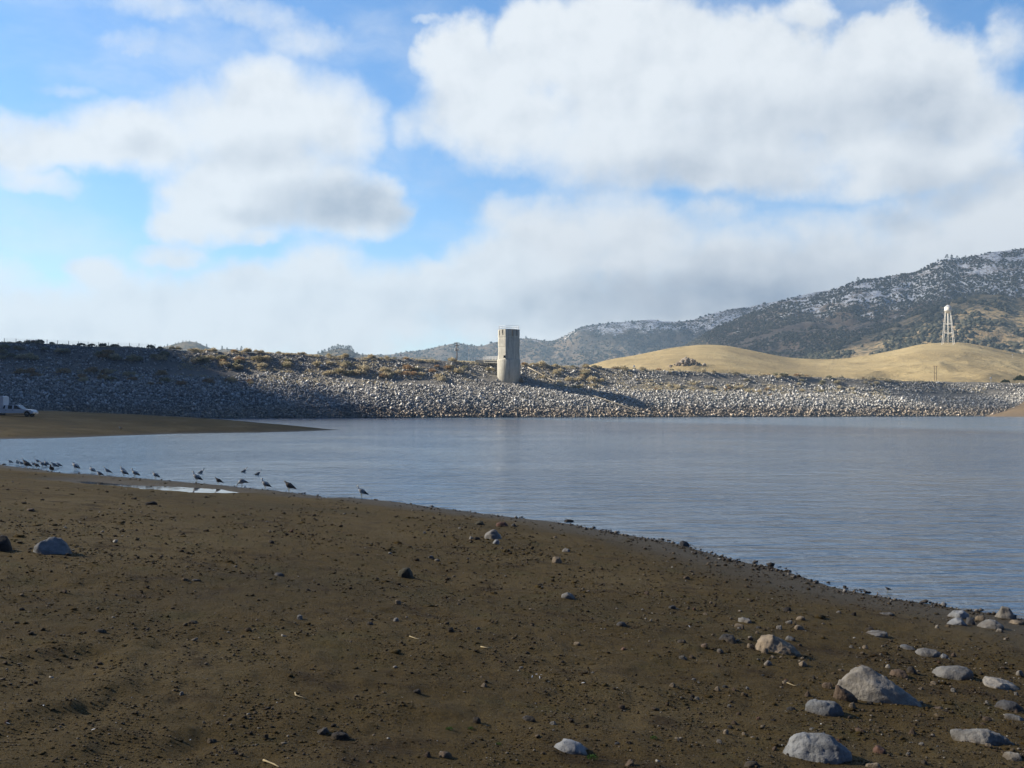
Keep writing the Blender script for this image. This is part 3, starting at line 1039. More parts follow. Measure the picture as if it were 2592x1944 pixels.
for phi, lat, w, za, zb in ((-39.5, -1.9, .5, 838, 850), (-39.5, .3, .75, 837, 844), (5.5, 4.0, .55, 837, 852), (5.5, -3.9, .5, 836, 850), (50.5, -3.6, .9, 838, 853)):
    link('vent_slot', bm_mesh('vent_slot', on_face(phi, w, tz(zb), tz(za), lat, .05)), M['stain'], TOWER)
hs = link('hatch', bm_mesh('hatch', on_face(5.5, 1.1, tz(907.5), tz(901), -3.0, .07)), M['hole'], TOWER)
bm = bmesh.new()
pts = [Vector((ro * .93 * math.cos(rot + k * math.pi / 4), ro * .93 * math.sin(rot + k * math.pi / 4), 0)) for k in range(9)]
for zz in (tz(830.5), tz(826)):
    add_tube(bm, [p + Vector((0, 0, zz)) for p in pts], .06, 6, False)
for k in range(16):
    p = pts[k // 2].lerp(pts[k // 2 + 1], .5 * (k % 2))
    add_tube(bm, [p + Vector((0, 0, tz(835))), p + Vector((0, 0, tz(826)))], .06, 6)
link('railing', bm_mesh('railing', bm), M['steel'], TOWER)

AD = float(dam_point(1220, dam_hit(1220, 922))[1]) + .8
BRIDGE = empty('access_bridge', tuple(at(1250, 912, TD + 6)), 'short concrete footbridge with white railing between dam crest and tower', 'bridge')
bo = Vector(BRIDGE.location)
p0, p1 = at(1228, 911.5, AD), at(1272, 911.5, TD + 4)
dirv = (p1 - p0).normalized()
side = dirv.cross(Vector((0, 0, 1))).normalized()


def beam(bm, a, b, half, zlo, zhi, off=0.0):
    vs = []
    for p in (a, b):
        for s in (-half, half):
            for z in (zlo, zhi):
                vs.append(bm.verts.new(p + side * (s + off) + Vector((0, 0, z)) - bo))
    for f in ((0, 1, 3, 2), (4, 6, 7, 5), (0, 4, 5, 1), (2, 3, 7, 6), (0, 2, 6, 4), (1, 5, 7, 3)):
        bm.faces.new([vs[i] for i in f])


bm = bmesh.new()
beam(bm, p0, p1, 2.2, -.5, 0)
link('deck', bm_mesh('deck', bm), M['concrete'], BRIDGE)
for s in (1.5, -1.5):
    bm = bmesh.new()
    beam(bm, p0, p1, .3, -1.7, -.503, s)
    link('girder', bm_mesh('girder', bm), M['concrete'], BRIDGE)
for s in (2.05, -2.05):
    bm = bmesh.new()
    for z in (.75, 1.35, 2.0):
        add_tube(bm, [p0 + side * s + Vector((0, 0, z)) - bo, p1 + side * s + Vector((0, 0, z)) - bo], .09, 6)
    for k in range(7):
        q = p0.lerp(p1, k / 6) + side * s - bo
        add_tube(bm, [q + Vector((0, 0, -.2)), q + Vector((0, 0, 2.0))], .08, 6)
    link('railing', bm_mesh('railing', bm), M['paint'], BRIDGE)
a0 = at(1219.5, 911.2, AD)
ABUT = empty('bridge_abutment', tuple(a0), 'grey concrete block at the dam crest carrying the footbridge end', 'abutment')
bm = bmesh.new()
w = 32.5 / F * AD
add_box(bm, -w / 2, w / 2, -1.0, 9, -9, 0)
bmesh.ops.bevel(bm, geom=bm.edges[:], offset=.12, segments=1, affect='EDGES')
link('block', bm_mesh('block', bm), M['concrete'], ABUT)
bm = bmesh.new()
for z in (.8, 1.5):
    add_tube(bm, [(-w / 2 - 3.6, -.6, z), (w / 2, -.6, z)], .08, 6)
for k in range(8):
    x = -w / 2 - 3.6 + k * (w + 3.6) / 7
    add_tube(bm, [(x, -.6, -1.2), (x, -.6, 1.55)], .07, 6)
link('railing', bm_mesh('railing', bm), M['paint'], ABUT)

PIPE = [(1336, 934), (1359, 946), (1385, 961), (1430, 982), (1475, 997), (1520, 1013), (1565, 1028), (1605, 1043), (1641, 1054.5), (1652, 1058)]
bm = bmesh.new()
pp = []
for q in PIPE:
    v = Vector(dam_point(q[0], max(dam_hit(*q), .002)))
    pp.append(v + Vector((0, -.3, 1.1)))
add_tube(bm, pp, .3, 8)
tag(link('drain_pipe', bm_mesh('drain_pipe', bm, True), M['rust']), 'thin pale pipe running down the rock face from tower to water', 'pipe')


# ------------------------------------------------------------------ poles, fence and markers on the crest
def crest(px, back=3.0):
    p = Vector(dam_point(px, 1.0))
    p.y += back
    return p


cp = crest(1153, 14)
UP = empty('utility_pole', tuple(cp), 'brown wooden utility pole with transformers beside the intake tower', 'pole')
H = at(1153, 866, cp.y).z - cp.z
bm = bmesh.new()
add_tube(bm, [(0, 0, -2), (0, 0, H)], [.34, .24], 8)
link('mast', bm_mesh('mast', bm, True), M['wood'], UP)
for z, hw in ((H - .5, 1.6), (H - 2.0, 1.3)):
    bm = bmesh.new()
    add_box(bm, -hw, hw, -.42, -.26, z - .14, z + .14)
    arm = link('crossarm', bm_mesh('crossarm', bm), M['wood'], UP)
    for k in (-1, -.5, .5, 1):
        bm = bmesh.new()
        add_lathe(bm, [(.05, z + .14), (.1, z + .3), (.1, z + .42), (.04, z + .5)], 8, hw * .92 * k, -.34)
        link('insulator', bm_mesh('insulator', bm), M['lamp'], arm)
for x in (-.95, .75):
    bm = bmesh.new()
    add_lathe(bm, [(.40, H - 5.2), (.45, H - 5.0), (.45, H - 3.8), (.3, H - 3.6)], 14, x, -.1)
    link('transformer', bm_mesh('transformer', bm), M['steel'], UP)

cp = crest(1185, 6)
MA = empty('antenna_mast', tuple(cp), 'very thin pale mast standing between utility pole and footbridge', 'mast')
bm = bmesh.new()
zt = at(1185, 883, cp.y).z - cp.z
add_tube(bm, [(0, 0, -1), (0, 0, zt)], [.1, .07], 6)
link('mast_tube', bm_mesh('mast_tube', bm), M['steel'], MA)
bm = bmesh.new()
add_box(bm, -.3, .3, -.15, .15, zt - .9, zt - .2)
link('sensor_box', bm_mesh('sensor_box', bm), M['tankpaint'], MA)

FP = [4, 34, 62, 85, 113, 140, 168, 193, 217.5, 244.5, 269.5, 294, 323, 347, 370, 388]
fo = crest(4, 2)
FE = empty('wire_fence', tuple(fo), 'thin wire fence on slender posts along the dark end of the dam crest', 'fence')
tops = []
for px in FP:
    q = crest(px, 2) - fo
    hh = 2.1
    bm = bmesh.new()
    add_tube(bm, [q + Vector((0, 0, -.8)), q + Vector((0, 0, hh))], .13, 6)
    link('post', bm_mesh('post', bm), M['wood'], FE)
    tops.append(q)
bm = bmesh.new()
for z in (1.95, 1.4, .9):
    add_tube(bm, [q + Vector((0, -.14, z)) for q in tops], .03, 4)
link('wires', bm_mesh('wires', bm), M['steel'], FE)
go_ = crest(62, 4)
GR = empty('guard_rail', tuple(go_), 'short pale guard rail behind the wire fence on the crest', 'rail')
ends = [crest(px, 4) - go_ for px in (62, 73, 85, 97)]
bm = bmesh.new()
add_tube(bm, [e + Vector((0, -.2, 1.6)) for e in ends], .16, 6)
link('rail', bm_mesh('rail', bm), M['steel'], GR)
for e in ends:
    bm = bmesh.new()
    add_tube(bm, [e + Vector((0, 0, -.8)), e + Vector((0, 0, 1.9))], .14, 6)
    link('post', bm_mesh('post', bm), M['wood'], GR)


def marker(px, py, D, h, label):
    p = at(px, py, D)
    o = empty('marker_post', (p.x, p.y, p.z - h), label, 'marker')
    bm = bmesh.new()
    add_tube(bm, [(0, 0, -1.5), (0, 0, h * .6)], .09, 6)
    link('post', bm_mesh('post', bm), M['steel'], o)
    bm = bmesh.new()
    add_box(bm, -.55, .55, -.12, .12, h * .55, h)
    bmesh.ops.bevel(bm, geom=bm.edges[:], offset=.05, segments=1, affect='EDGES')
    link('marker_plate', bm_mesh('marker_plate', bm), M['paint'], o)


marker(1605, 924.5, 660, 3.0, 'small white marker post at the foot of the grass hill by the rock outcrop')
marker(2563, 896, 1010, 2.6, 'small white marker on the grass slope beyond the water tower')
marker(1014, 897, 560, 2.4, 'small white marker post on the crest between bushes left of the utility pole')
marker(2508, 955, 655, 2.2, 'small white marker at the end of the dam near the bank')

# H-frame pole on the grass hill
hb = at(2368, 962, 712)
HF = empty('twin_pole_frame', (hb.x, hb.y, hb.z), 'thin twin-pole power line frame standing on the lower grass hill', 'pole')
hh = at(2368, 926, 712).z - hb.z
for x in (-.75, .75):
    bm = bmesh.new()
    add_tube(bm, [(x, 0, -3), (x, 0, hh)], .17, 6)
    link('mast', bm_mesh('mast', bm), M['wood'], HF)
for z, hw in ((hh - .3, 2.0), (hh * .45, .9)):
    bm = bmesh.new()
    add_box(bm, -hw, hw, -.32, -.18, z - .1, z + .1)
    link('crossarm', bm_mesh('crossarm', bm), M['wood'], HF)

# ------------------------------------------------------------------ water tower on the hill top
WD = 1135
wb = at(2400, 868, WD)
k = WD / F
WT = empty('water_tower', tuple(wb), 'slender white water tower on splayed legs on the grass hill top', 'water tower')
ht = lambda py: (868 - py) * k
bm = bmesh.new()
tr = 8.4 * k
tcx = 0.5 * k
add_lathe(bm, [(.3, ht(793)), (tr * .55, ht(791)), (tr * .9, ht(788.5)), (tr, ht(786)), (tr, ht(777))], 20, tcx)
link('tank', bm_mesh('tank', bm, True), M['tankpaint'], WT)
bm = bmesh.new()
add_lathe(bm, [(tr * 1.04, ht(777)), (tr * .5, ht(773)), (.1, ht(771))], 20, tcx)
link('tank_roof', bm_mesh('tank_roof', bm), M['steel'], WT)
bm = bmesh.new()
add_lathe(bm, [(tr * 1.0, ht(786.4)), (tr * 1.22, ht(786.4)), (tr * 1.22, ht(785.8)), (tr * 1.0, ht(785.8))], 20, tcx, cap=False)
link('catwalk', bm_mesh('catwalk', bm), M['steel'], WT)
legs = []
for a in (193, 283, 13, 103):
    c, s = math.cos(R(a)), math.sin(R(a))
    b0, b1 = Vector((tcx + c * 19 * k, s * 19 * k, -3)), Vector((tcx + c * tr * .95, s * tr * .95, ht(786)))
    legs.append((b0, b1))
    bm = bmesh.new()
    add_tube(bm, [b0, b1], .30, 6)
    link('leg', bm_mesh('leg', bm), M['tankpaint'], WT)
for f in (.36, .62):
    bm = bmesh.new()
    ring = [b0.lerp(b1, f) for b0, b1 in legs]
    for q0, q1 in zip(ring, ring[1:] + ring[:1]):
        add_tube(bm, [q0, q1], .2, 5)
    link('brace_ring', bm_mesh('brace_ring', bm), M['tankpaint'], WT)
bm = bmesh.new()
add_tube(bm, [(tcx, 0, -3), (tcx, 0, ht(791))], .5, 10)
link('riser_pipe', bm_mesh('riser_pipe', bm, True), M['tankpaint'], WT)


# ------------------------------------------------------------------ shrubs, grass and trees
def brush_mesh(name, n, seed, h=.8, blade=.34, upright=.5, wide=.09):
    rg = random.Random(seed)
    V, Fq = [], []
    for i in range(n):
        a = rg.uniform(0, 2 * math.pi)
        el = math.acos(rg.uniform(0, 1))
        r = rg.uniform(.35, 1.0) ** .6
        lump = .82 + .3 * mn.noise(Vector((math.cos(a) * 1.6 + seed, math.sin(a) * 1.6, el)))
        c = Vector((math.cos(a) * math.sin(el), math.sin(a) * math.sin(el), math.cos(el) * h)) * (r * lump)
        c.x, c.y = c.x * .5, c.y * .5
        c.z = c.z * .85
        d = Vector((c.x * 2 + rg.gauss(0, .4), c.y * 2 + rg.gauss(0, .4), upright + rg.uniform(0, .8))).normalized()
        s = d.cross(Vector((rg.gauss(0, 1), rg.gauss(0, 1), rg.gauss(0, 1)))).normalized()
        L, W = blade * rg.uniform(.6, 1.2) * .5, wide * rg.uniform(.7, 1.3)
        i0 = len(V)
        V += [c - s * W, c + s * W, c + d * L + s * W * .35, c + d * L - s * W * .35]
        Fq.append((i0, i0 + 1, i0 + 2, i0 + 3))
    return mesh_np(name, [v[:] for v in V], Fq, smooth=False)


BRUSH = {
    'sage': [brush_mesh('sage_shrub', 210, 10 + i, .75, .30, .3, .07) for i in range(3)],
    'gold': [brush_mesh('golden_brush', 220, 20 + i, .7, .42, .7, .05) for i in range(3)],
    'rusty': [brush_mesh('rusty_brush', 200, 30 + i, .6, .40, .5, .05) for i in range(3)],
}
for kd, ms in BRUSH.items():
    for me in ms:
        me.materials.append(M[kd])
BANDS = [  # x0, x1, rows below the crest, count, width range (photo pixels), weights of sage, gold, rusty, on the crest?
    (420, 1250, 0, 5, 34, 10, 22, (.2, .65, .15), True), (1325, 2290, -1, 3, 46, 9, 20, (.2, .6, .2), True), (5, 420, 0, 6, 14, 12, 22, (.7, .1, .2), True),
    (0, 175, 16, 46, 15, 20, 38, (.8, .1, .1), False), (240, 425, 18, 42, 11, 24, 42, (.7, .15, .15), False), (480, 730, 18, 46, 20, 20, 36, (.45, .5, .05), False),
    (800, 1205, 16, 50, 26, 16, 32, (.3, .45, .25), False), (820, 1120, 38, 54, 13, 20, 32, (.1, .7, .2), False), (40, 640, 68, 96, 26, 18, 34, (.05, .35, .6), False),
    (1345, 1525, 10, 56, 18, 14, 28, (.1, .8, .1), False), (1640, 1960, 36, 54, 20, 10, 20, (.1, .6, .3), False), (1950, 2160, 20, 42, 9, 10, 18, (.2, .7, .1), False),
    (1660, 2250, 6, 22, 12, 10, 18, (.6, .3, .1), False),
]
LBL = {('sage', True): ('grey-green shrub on the skyline of the dam crest', 'grey-green shrubs along the dam crest'),
       ('gold', True): ('dry golden bush on the skyline of the dam crest', 'golden bushes along the dam crest'),
       ('rusty', True): ('rust-brown bush on the skyline of the dam crest', 'rust-brown bushes along the dam crest'),
       ('sage', False): ('grey-green shrub rooted among the rocks of the dam face', 'grey-green shrubs on the dam face'),
       ('gold', False): ('dry golden bush rooted among the rocks of the dam face', 'golden bushes on the dam face'),
       ('rusty', False): ('rust-brown bush rooted among the rocks of the dam face', 'rust-brown bushes on the dam face')}
rb = random.Random(5)


def add_brush(kd, p, wid, cr, label=None):
    o = link({'sage': 'sage_shrub', 'gold': 'golden_bush', 'rusty': 'brown_bush'}[kd], rb.choice(BRUSH[kd]), None, None, p)
    o.scale = (wid * rb.uniform(.9, 1.3), wid * rb.uniform(.8, 1.2), wid * rb.uniform(.55, .8))
    o.rotation_euler = (0, 0, rb.uniform(0, 6.28))
    tag(o, *((label, 'shrub', None) if label else (LBL[kd, cr][0], 'shrub', LBL[kd, cr][1])))


for x0, x1, d0, d1, cnt, w0, w1, wt, cr in BANDS:
    for _ in range(cnt):
        px = rb.uniform(x0, x1)
        kd = rb.choices(['sage', 'gold', 'rusty'], wt)[0]
        cy = float(np.interp(px, CRX, CRY))
        s = 1.0 if cr else dam_hit(px, cy + rb.uniform(d0, d1))
        p = Vector(dam_point(px, s))
        if cr:
            p.y += rb.uniform(-1, 3)
        p.z += .1
        add_brush(kd, p, rb.uniform(w0, w1) / F * p.y, cr)
for kd, px, py, w, lb in (('sage', 1239, 938, 26, 'grey-green shrub just below the footbridge, close to the tower foot'),
                          ('rusty', 1316, 967, 22, 'low rust-brown bush at the foot of the tower in its shadow'),
                          ('gold', 1372, 920, 34, 'large pale golden bush on the crest next to the tower')):
    p = Vector(dam_point(px, dam_hit(px, py)))
    add_brush(kd, p, w / F * p.y, False, lb)

dark_me = brush_mesh('dark_shrub', 260, 77, .7, .28, .3, .08)
dark_me.materials.append(M['darkbush'])
for px, py, w, lb in ((2586, 962, 30, 'dark green shrub on the brown bank at the end of the dam'), (2545, 968, 18, 'small dark shrub at the edge of the whitish rocks')):
    p = at(px, py, 650)
    o = link('dark_shrub', dark_me, None, None, p)
    ww = w / F * 650
    o.scale = (ww * 1.3, ww, ww * .8)
    tag(o, lb, 'shrub')


def tree_meshes(seed, n=150, slim=.5):
    rg = random.Random(seed)
    V, Fq = [], []
    for i in range(n):
        t = rg.uniform(.12, 1.0)
        rad = slim * .5 * (1 - t) ** .7 * (.75 + .5 * rg.random()) + .03
        a = rg.uniform(0, 6.28)
        r = rad * rg.uniform(.3, 1)
        c = Vector((math.cos(a) * r, math.sin(a) * r, t))
        d = Vector((math.cos(a), math.sin(a), rg.uniform(-.4, .5))).normalized()
        s = d.cross(Vector((rg.gauss(0, 1), rg.gauss(0, 1), rg.gauss(0, 1)))).normalized()
        L, W = rg.uniform(.08, .17), rg.uniform(.03, .06)
        i0 = len(V)
        V += [c - s * W, c + s * W, c + d * L + s * W * .5, c + d * L - s * W * .5]
        Fq.append((i0, i0 + 1, i0 + 2, i0 + 3))
    cm = mesh_np('crown', [v[:] for v in V], Fq, smooth=False)
    cm.materials.append(M['pine'])
    bm = bmesh.new()
    add_tube(bm, [(0, 0, -.08), (.01, 0, .35), (0, 0, .85)], [.035, .026, .008], 6)
    tm = bm_mesh('trunk', bm, True)
    tm.materials.append(M['bark'])
    return tm, cm


TREES = [tree_meshes(1, 150, .45), tree_meshes(2, 170, .7), tree_meshes(3, 170, .95)]


def tree(px, base, hpx, D, k, label, group=None):
    p = at(px, base, D)
    o = empty('pine_tree' if k == 0 else 'oak_tree', tuple(p), label, 'tree', group, rb.uniform(0, 6.28))
    s = hpx * .82 / F * D
    o.scale = (s, s, s)
    link('trunk', TREES[k][0], None, o)
    link('crown', TREES[k][1], None, o)


fy = lambda sil, px: float(np.interp(px, [p[0] for p in sil], [p[1] for p in sil]))
G1, L1 = 'trees of the wooded knoll behind the dam', 'dark tree in the clump on the wooded knoll behind the dam'
for px, h, kk in ((806, 11, 1), (815, 12, 1), (822, 13, 2), (833, 14, 1), (841, 17, 1), (848, 15, 2), (855, 18, 0), (861, 15, 1), (868, 15, 2), (876, 14, 1), (882, 16, 1), (887, 17, 2), (894, 11, 1), (904, 10, 2), (918, 9, 1)):
    tree(px, fy(FARL, px) + 5, h, 2560, kk, L1, G1)
G2, L2 = 'trees on the small rounded hill behind the dam', 'tiny dark tree on the small rounded hill beyond the dam crest'
for px, h, kk in ((424, 8, 0), (444, 6, 1), (452, 6, 2), (463, 7, 0), (471, 5, 2), (480, 6, 1), (497, 7, 2), (508, 5, 1), (416, 6, 0)):
    tree(px, fy(FARL, px) + 3, h, 2560, kk, L2, G2)
for px, h, kk, lb in ((523, 10, 0, 'lone dark tree at the foot of the small rounded hill'), (562, 13, 0, 'taller dark tree right of the small rounded hill'), (575, 8, 2, 'small bushy tree right of the small rounded hill, next to a taller tree'),
                      (611, 14, 0, 'slim dark tree beside low scrub at the horizon'), (600, 8, 2, 'low round tree touching the slim tree at the horizon'), (622, 7, 2, 'low bushy tree just after the slim tree at the horizon')):
    tree(px, fy(FARL, px) + 3, h, 2560, kk, lb)
for px, h, kk, lb in ((1192, 9, 0, 'tiny tree on the far ridge behind the utility pole'), (1242, 8, 2, 'tiny round tree on the ridge just left of the tower'), (1331, 10, 0, 'tiny tree on the ridge just right of the tower'),
                      (1343, 6, 2, 'tiny bush-like tree on the ridge, second right of the tower')):
    tree(px, fy(MIDR, px) + 3, h, 3850, kk, lb)
for px, h, kk, lb in ((1973, 7, 2, 'lone round tree low on the mountain skyline'), (1996, 7, 0, 'slim tree low on the mountain skyline'), (2172, 12, 2, 'broad dark tree on the mountain skyline, halfway up'),
                      (2374, 9, 0, 'slim tree at the step of the mountain skyline above the water tower'), (2397, 14, 2, 'broad dark tree on the mountain skyline above the water tower'),
                      (2409, 13, 1, 'second dark tree on the skyline above the water tower'), (2423, 10, 2, 'low tree on the skyline beyond the pair above the water tower'), (2444, 8, 1, 'highest single tree on the snowy skyline')):
    tree(px, fy(RIGHT, px) + 3, h, 2570, kk, lb)

# scrub that covers the mountainsides: a mass nobody could count
BUSHES = rock_shapes(8, 9, 1, .8)
M['scrub'] = island_rock_mat('scrub_leaves', [(0, (.022, .026, .016)), (.5, (.040, .042, .027)), (.85, (.068, .062, .038)), (1, (.11, .09, .055))], 1.0, .95)


def scrub_on(obname, n, smin, smax, seed, lo=.03, hi=1.0, clump=.0):
    me = bpy.data.objects[obname].data
    nv = len(me.vertices)
    V = np.empty(nv * 3, np.float32)
    me.vertices.foreach_get('co', V)
    V = V.reshape(-1, 3)
    nf = len(me.polygons)
    Q4 = np.empty(nf * 4, np.int32)
    me.loops.foreach_get('vertex_index', Q4)
    Q4 = Q4.reshape(-1, 4)
    cen = V[Q4].mean(1)
    zmax = cen[:, 2].max()
    vis = (cen[:, 0] / cen[:, 1] < .62) & (cen[:, 0] / cen[:, 1] > -.6) & (np.arange(nf) < nf * .97)
    ar = np.linalg.norm(np.cross(V[Q4[:, 1]] - V[Q4[:, 0]], V[Q4[:, 3]] - V[Q4[:, 0]]), axis=1) * vis
    rg = np.random.default_rng(seed)
    pick = rg.choice(nf, n, p=ar / ar.sum())
    a, b = rg.uniform(0, 1, n)[:, None], rg.uniform(0, 1, n)[:, None]
    q = V[Q4[pick]]
    p = (q[:, 0] * (1 - a) + q[:, 1] * a) * (1 - b) + (q[:, 3] * (1 - a) + q[:, 2] * a) * b
    keep = (fbm(p[:, 0] / 90, p[:, 1] / 90, 5, seed) + .5 * fbm(p[:, 0] / 25, p[:, 1] / 25, 2, seed + 4)) > clump
    p = p[keep]
    s = rg.uniform(smin, smax, len(p)) * rg.uniform(.6, 1.2, len(p))
    return p, s


for nm, args in (('mountain', (34000, 3.5, 8.5, 1, 0, 1, -.15)), ('spur_hill', (11000, 5, 13, 2, 0, 1, -.06)), ('mountain_range', (12000, 6, 13, 3, 0, 1, -.10)), ('far_hill', (700, 4, 8, 4, 0, 1, -.05))):
    p, s = scrub_on(nm, *args)
    p[:, 2] += s * .2
    stuff(link('scrub', scatter('scrub', p, s, BUSHES, 60 + len(nm), .3), M['scrub']))

# rock outcrop on the grass hill
oc = at(1738, 930, 800)
rg = np.random.default_rng(4)
gme = bpy.data.objects['grass_hill'].data
gv = np.empty(len(gme.vertices) * 3, np.float32)
gme.vertices.foreach_get('co', gv)
gv = gv.reshape(-1, 3)


def hill_z(x, y):
    i = np.argmin((gv[:, 0] - x) ** 2 + (gv[:, 1] - y) ** 2)
    return gv[i, 2]


row_of = lambda v: HORIZON - (v[2] - CAMZ) / v[1] * F
best = None
for D in np.linspace(720, 1100, 80):
    x = (1740 - 1296) / F * D
    zz = hill_z(x, D)
    e = abs(row_of((x, D, zz)) - 925)
    if best is None or e < best[0]:
        best = (e, D, zz)
OD = best[1]
pos, siz = [], []
for i in range(75):
    u = rg.normal(0, 15)
    x = (1740 + u - 1296) / F * OD
    y = OD + rg.uniform(-8, 14)
    hgt = max(0, 1 - (abs(u) / 34) ** 1.5) * rg.uniform(0, 6.5)
    pos.append((x, y, hill_z(x, y) + hgt))
    siz.append(rg.uniform(2.2, 5.2))
M['outcrop'] = island_rock_mat('weathered_brown_granite', [(0, (.15, .12, .095)), (.5, (.24, .20, .16)), (1, (.34, .29, .23))], .5)
tag(link('rock_outcrop', scatter('rock_outcrop', np.array(pos), np.array(siz), SHAPES, 8), M['outcrop']), 'heap of reddish brown boulders on the flank of the grass hill', 'outcrop')

# dry grass between the rocks and along the crest of the dam, too fine to count
gp = []
for x0, x1, d0, d1, n in ((-100, 430, -1, 5, 260), (400, 1260, -1, 8, 1500), (1320, 2450, -1, 6, 1300), (450, 1200, 12, 52, 1300), (60, 700, 62, 100, 700), (1340, 1600, 5, 60, 700), (1600, 2250, 26, 58, 1900), (2100, 2500, 5, 30, 260), (650, 1000, 60, 80, 300)):
    for _ in range(n):
        px = rb.uniform(x0, x1)
        cy = float(np.interp(px, CRX, CRY))
        s = min(1.0, dam_hit(px, cy + rb.uniform(d0, d1))) if d0 > 0 or rb.random() < .5 else 1.0
        if mn.noise(Vector((px / 45, s * 8, 3.3))) < -.12:
            continue
        p = dam_point(px, s)
        gp.append((p[0], p[1] + (rb.uniform(0, 6) if s == 1.0 else 0), p[2]))
gp = np.array(gp)
tv, tf = [], []
rgk = np.random.default_rng(71)
for _ in range(7):
    n = len(gp)
    a = rgk.uniform(0, 2 * math.pi, n)
    hgt = rgk.uniform(.3, .8, n)
    w = rgk.uniform(.12, .30, n)
    b = gp + np.stack([rgk.normal(0, .45, n), rgk.normal(0, .3, n), np.full(n, -.1)], -1)
    sx = np.stack([np.cos(a) * w, np.sin(a) * w, np.zeros(n)], -1)
    tip = b + np.stack([rgk.normal(0, .3, n), rgk.normal(0, .3, n), hgt], -1)
    i0 = len(tv) * 4 * n
    tv.append(np.stack([b - sx, b + sx, tip + sx * .3, tip - sx * .3], 1).reshape(-1, 3))
    tf.append(np.arange(4 * n).reshape(-1, 4) + i0)
stuff(link('grass', mesh_np('dam_grass', np.concatenate(tv), np.concatenate(tf), False), M['gold']))

# ------------------------------------------------------------------ rocks on the beach
CROPS = {1: (0, 1300, .3883), 2: (650, 1300, .3883), 3: (1300, 1300, .3883), 4: (1100, 1250, .1808), 6: (0, 1120, .2260), 8: (1900, 1500, .3128)}
SHAPE_OUT = {
    'round': [(-.5, .1), (-.47, .5), (-.3, .85), (0, 1), (.3, .9), (.48, .55), (.5, .1)],
    'flat': [(-.5, .1), (-.44, .7), (-.2, 1), (.25, .9), (.46, .55), (.5, .1)],
    'peak': [(-.5, .05), (-.3, .55), (-.05, 1), (.12, .85), (.4, .3), (.5, .05)],
    'block': [(-.5, .05), (-.46, .8), (-.2, 1), (.28, .95), (.46, .6), (.5, .05)],
    'roof': [(-.5, .1), (-.4, .55), (-.05, 1), (.25, .8), (.5, .1)],
    'lean': [(-.5, .05), (-.5, .35), (-.1, .8), (.25, 1), (.5, .5), (.45, .05)],
}
ROCKN = [0]


def rock_mesh(out, W, H, Dp, seed, sharp=.5, detail=3, bury=.2):
    """a boulder from its front outline (x -.5..5, z 0..1): hull of five slices, cut finer, worn and roughened"""
    rg = random.Random(seed)
    bm = bmesh.new()
    for t, k in ((-.5, .52), (-.28, .88), (0, 1.0), (.28, .9), (.5, .55)):
        lift = rg.uniform(-.05, .05)
        for x, z in out:
            bm.verts.new(((x * (k + rg.uniform(-.07, .07)) + lift * .3) * W, (t + rg.uniform(-.06, .06)) * Dp, (z * (k ** .7 + rg.uniform(-.05, .05))) * H))
        for x in (-.42, .42):
            bm.verts.new((x * k * W, t * Dp, -bury * H - .02))
    for _k in range(5 + int(11 * sharp)):             # knock flat facets into the hull
        n_ = Vector((rg.gauss(0, 1), rg.gauss(0, 1) - .3, abs(rg.gauss(0, .8)))).normalized()
        ds = [v.co.dot(n_) for v in bm.verts]
        cut = max(ds) - (max(ds) - sum(ds) / len(ds)) * rg.uniform(.05, .22 if out not in SHAPE_OUT.values() else .34)
        for v, d_ in zip(bm.verts, ds):
            if d_ > cut:
                v.co -= n_ * (d_ - cut)
    bmesh.ops.convex_hull(bm, input=bm.verts)
    for v in [v for v in bm.verts if not v.link_faces]:
        bm.verts.remove(v)
    bmesh.ops.dissolve_limit(bm, angle_limit=R(9), verts=bm.verts, edges=bm.edges)
    bmesh.ops.triangulate(bm, faces=bm.faces)
    for i in range(detail):
        bmesh.ops.subdivide_edges(bm, edges=[e for e in bm.edges if e.calc_length() > (.03 if detail > 3 else .06) * (W + H)], cuts=1, use_grid_fill=True)
        bmesh.ops.triangulate(bm, faces=[f for f in bm.faces if len(f.verts) > 3])
        bmesh.ops.smooth_vert(bm, verts=bm.verts, factor=.17 - .16 * sharp, use_axis_x=True, use_axis_y=True, use_axis_z=True)
    sz = (W + H + Dp) / 3
    off = Vector((seed * 3.7, seed * 1.3, 0))
    bm.normal_update()
    for v in bm.verts:
        q = v.co / sz * 1.7 + off
        d = .022 * mn.noise(q) + .030 * mn.noise(q * 2.3) + .020 * (.5 - 2 * abs(mn.noise(q * 4.1))) + .014 * mn.noise(q * 9)
        cell = mn.cell(q * 1.6) * .02
        v.co += v.normal * (d + cell) * sz
    return bm_mesh('rock', bm, True)


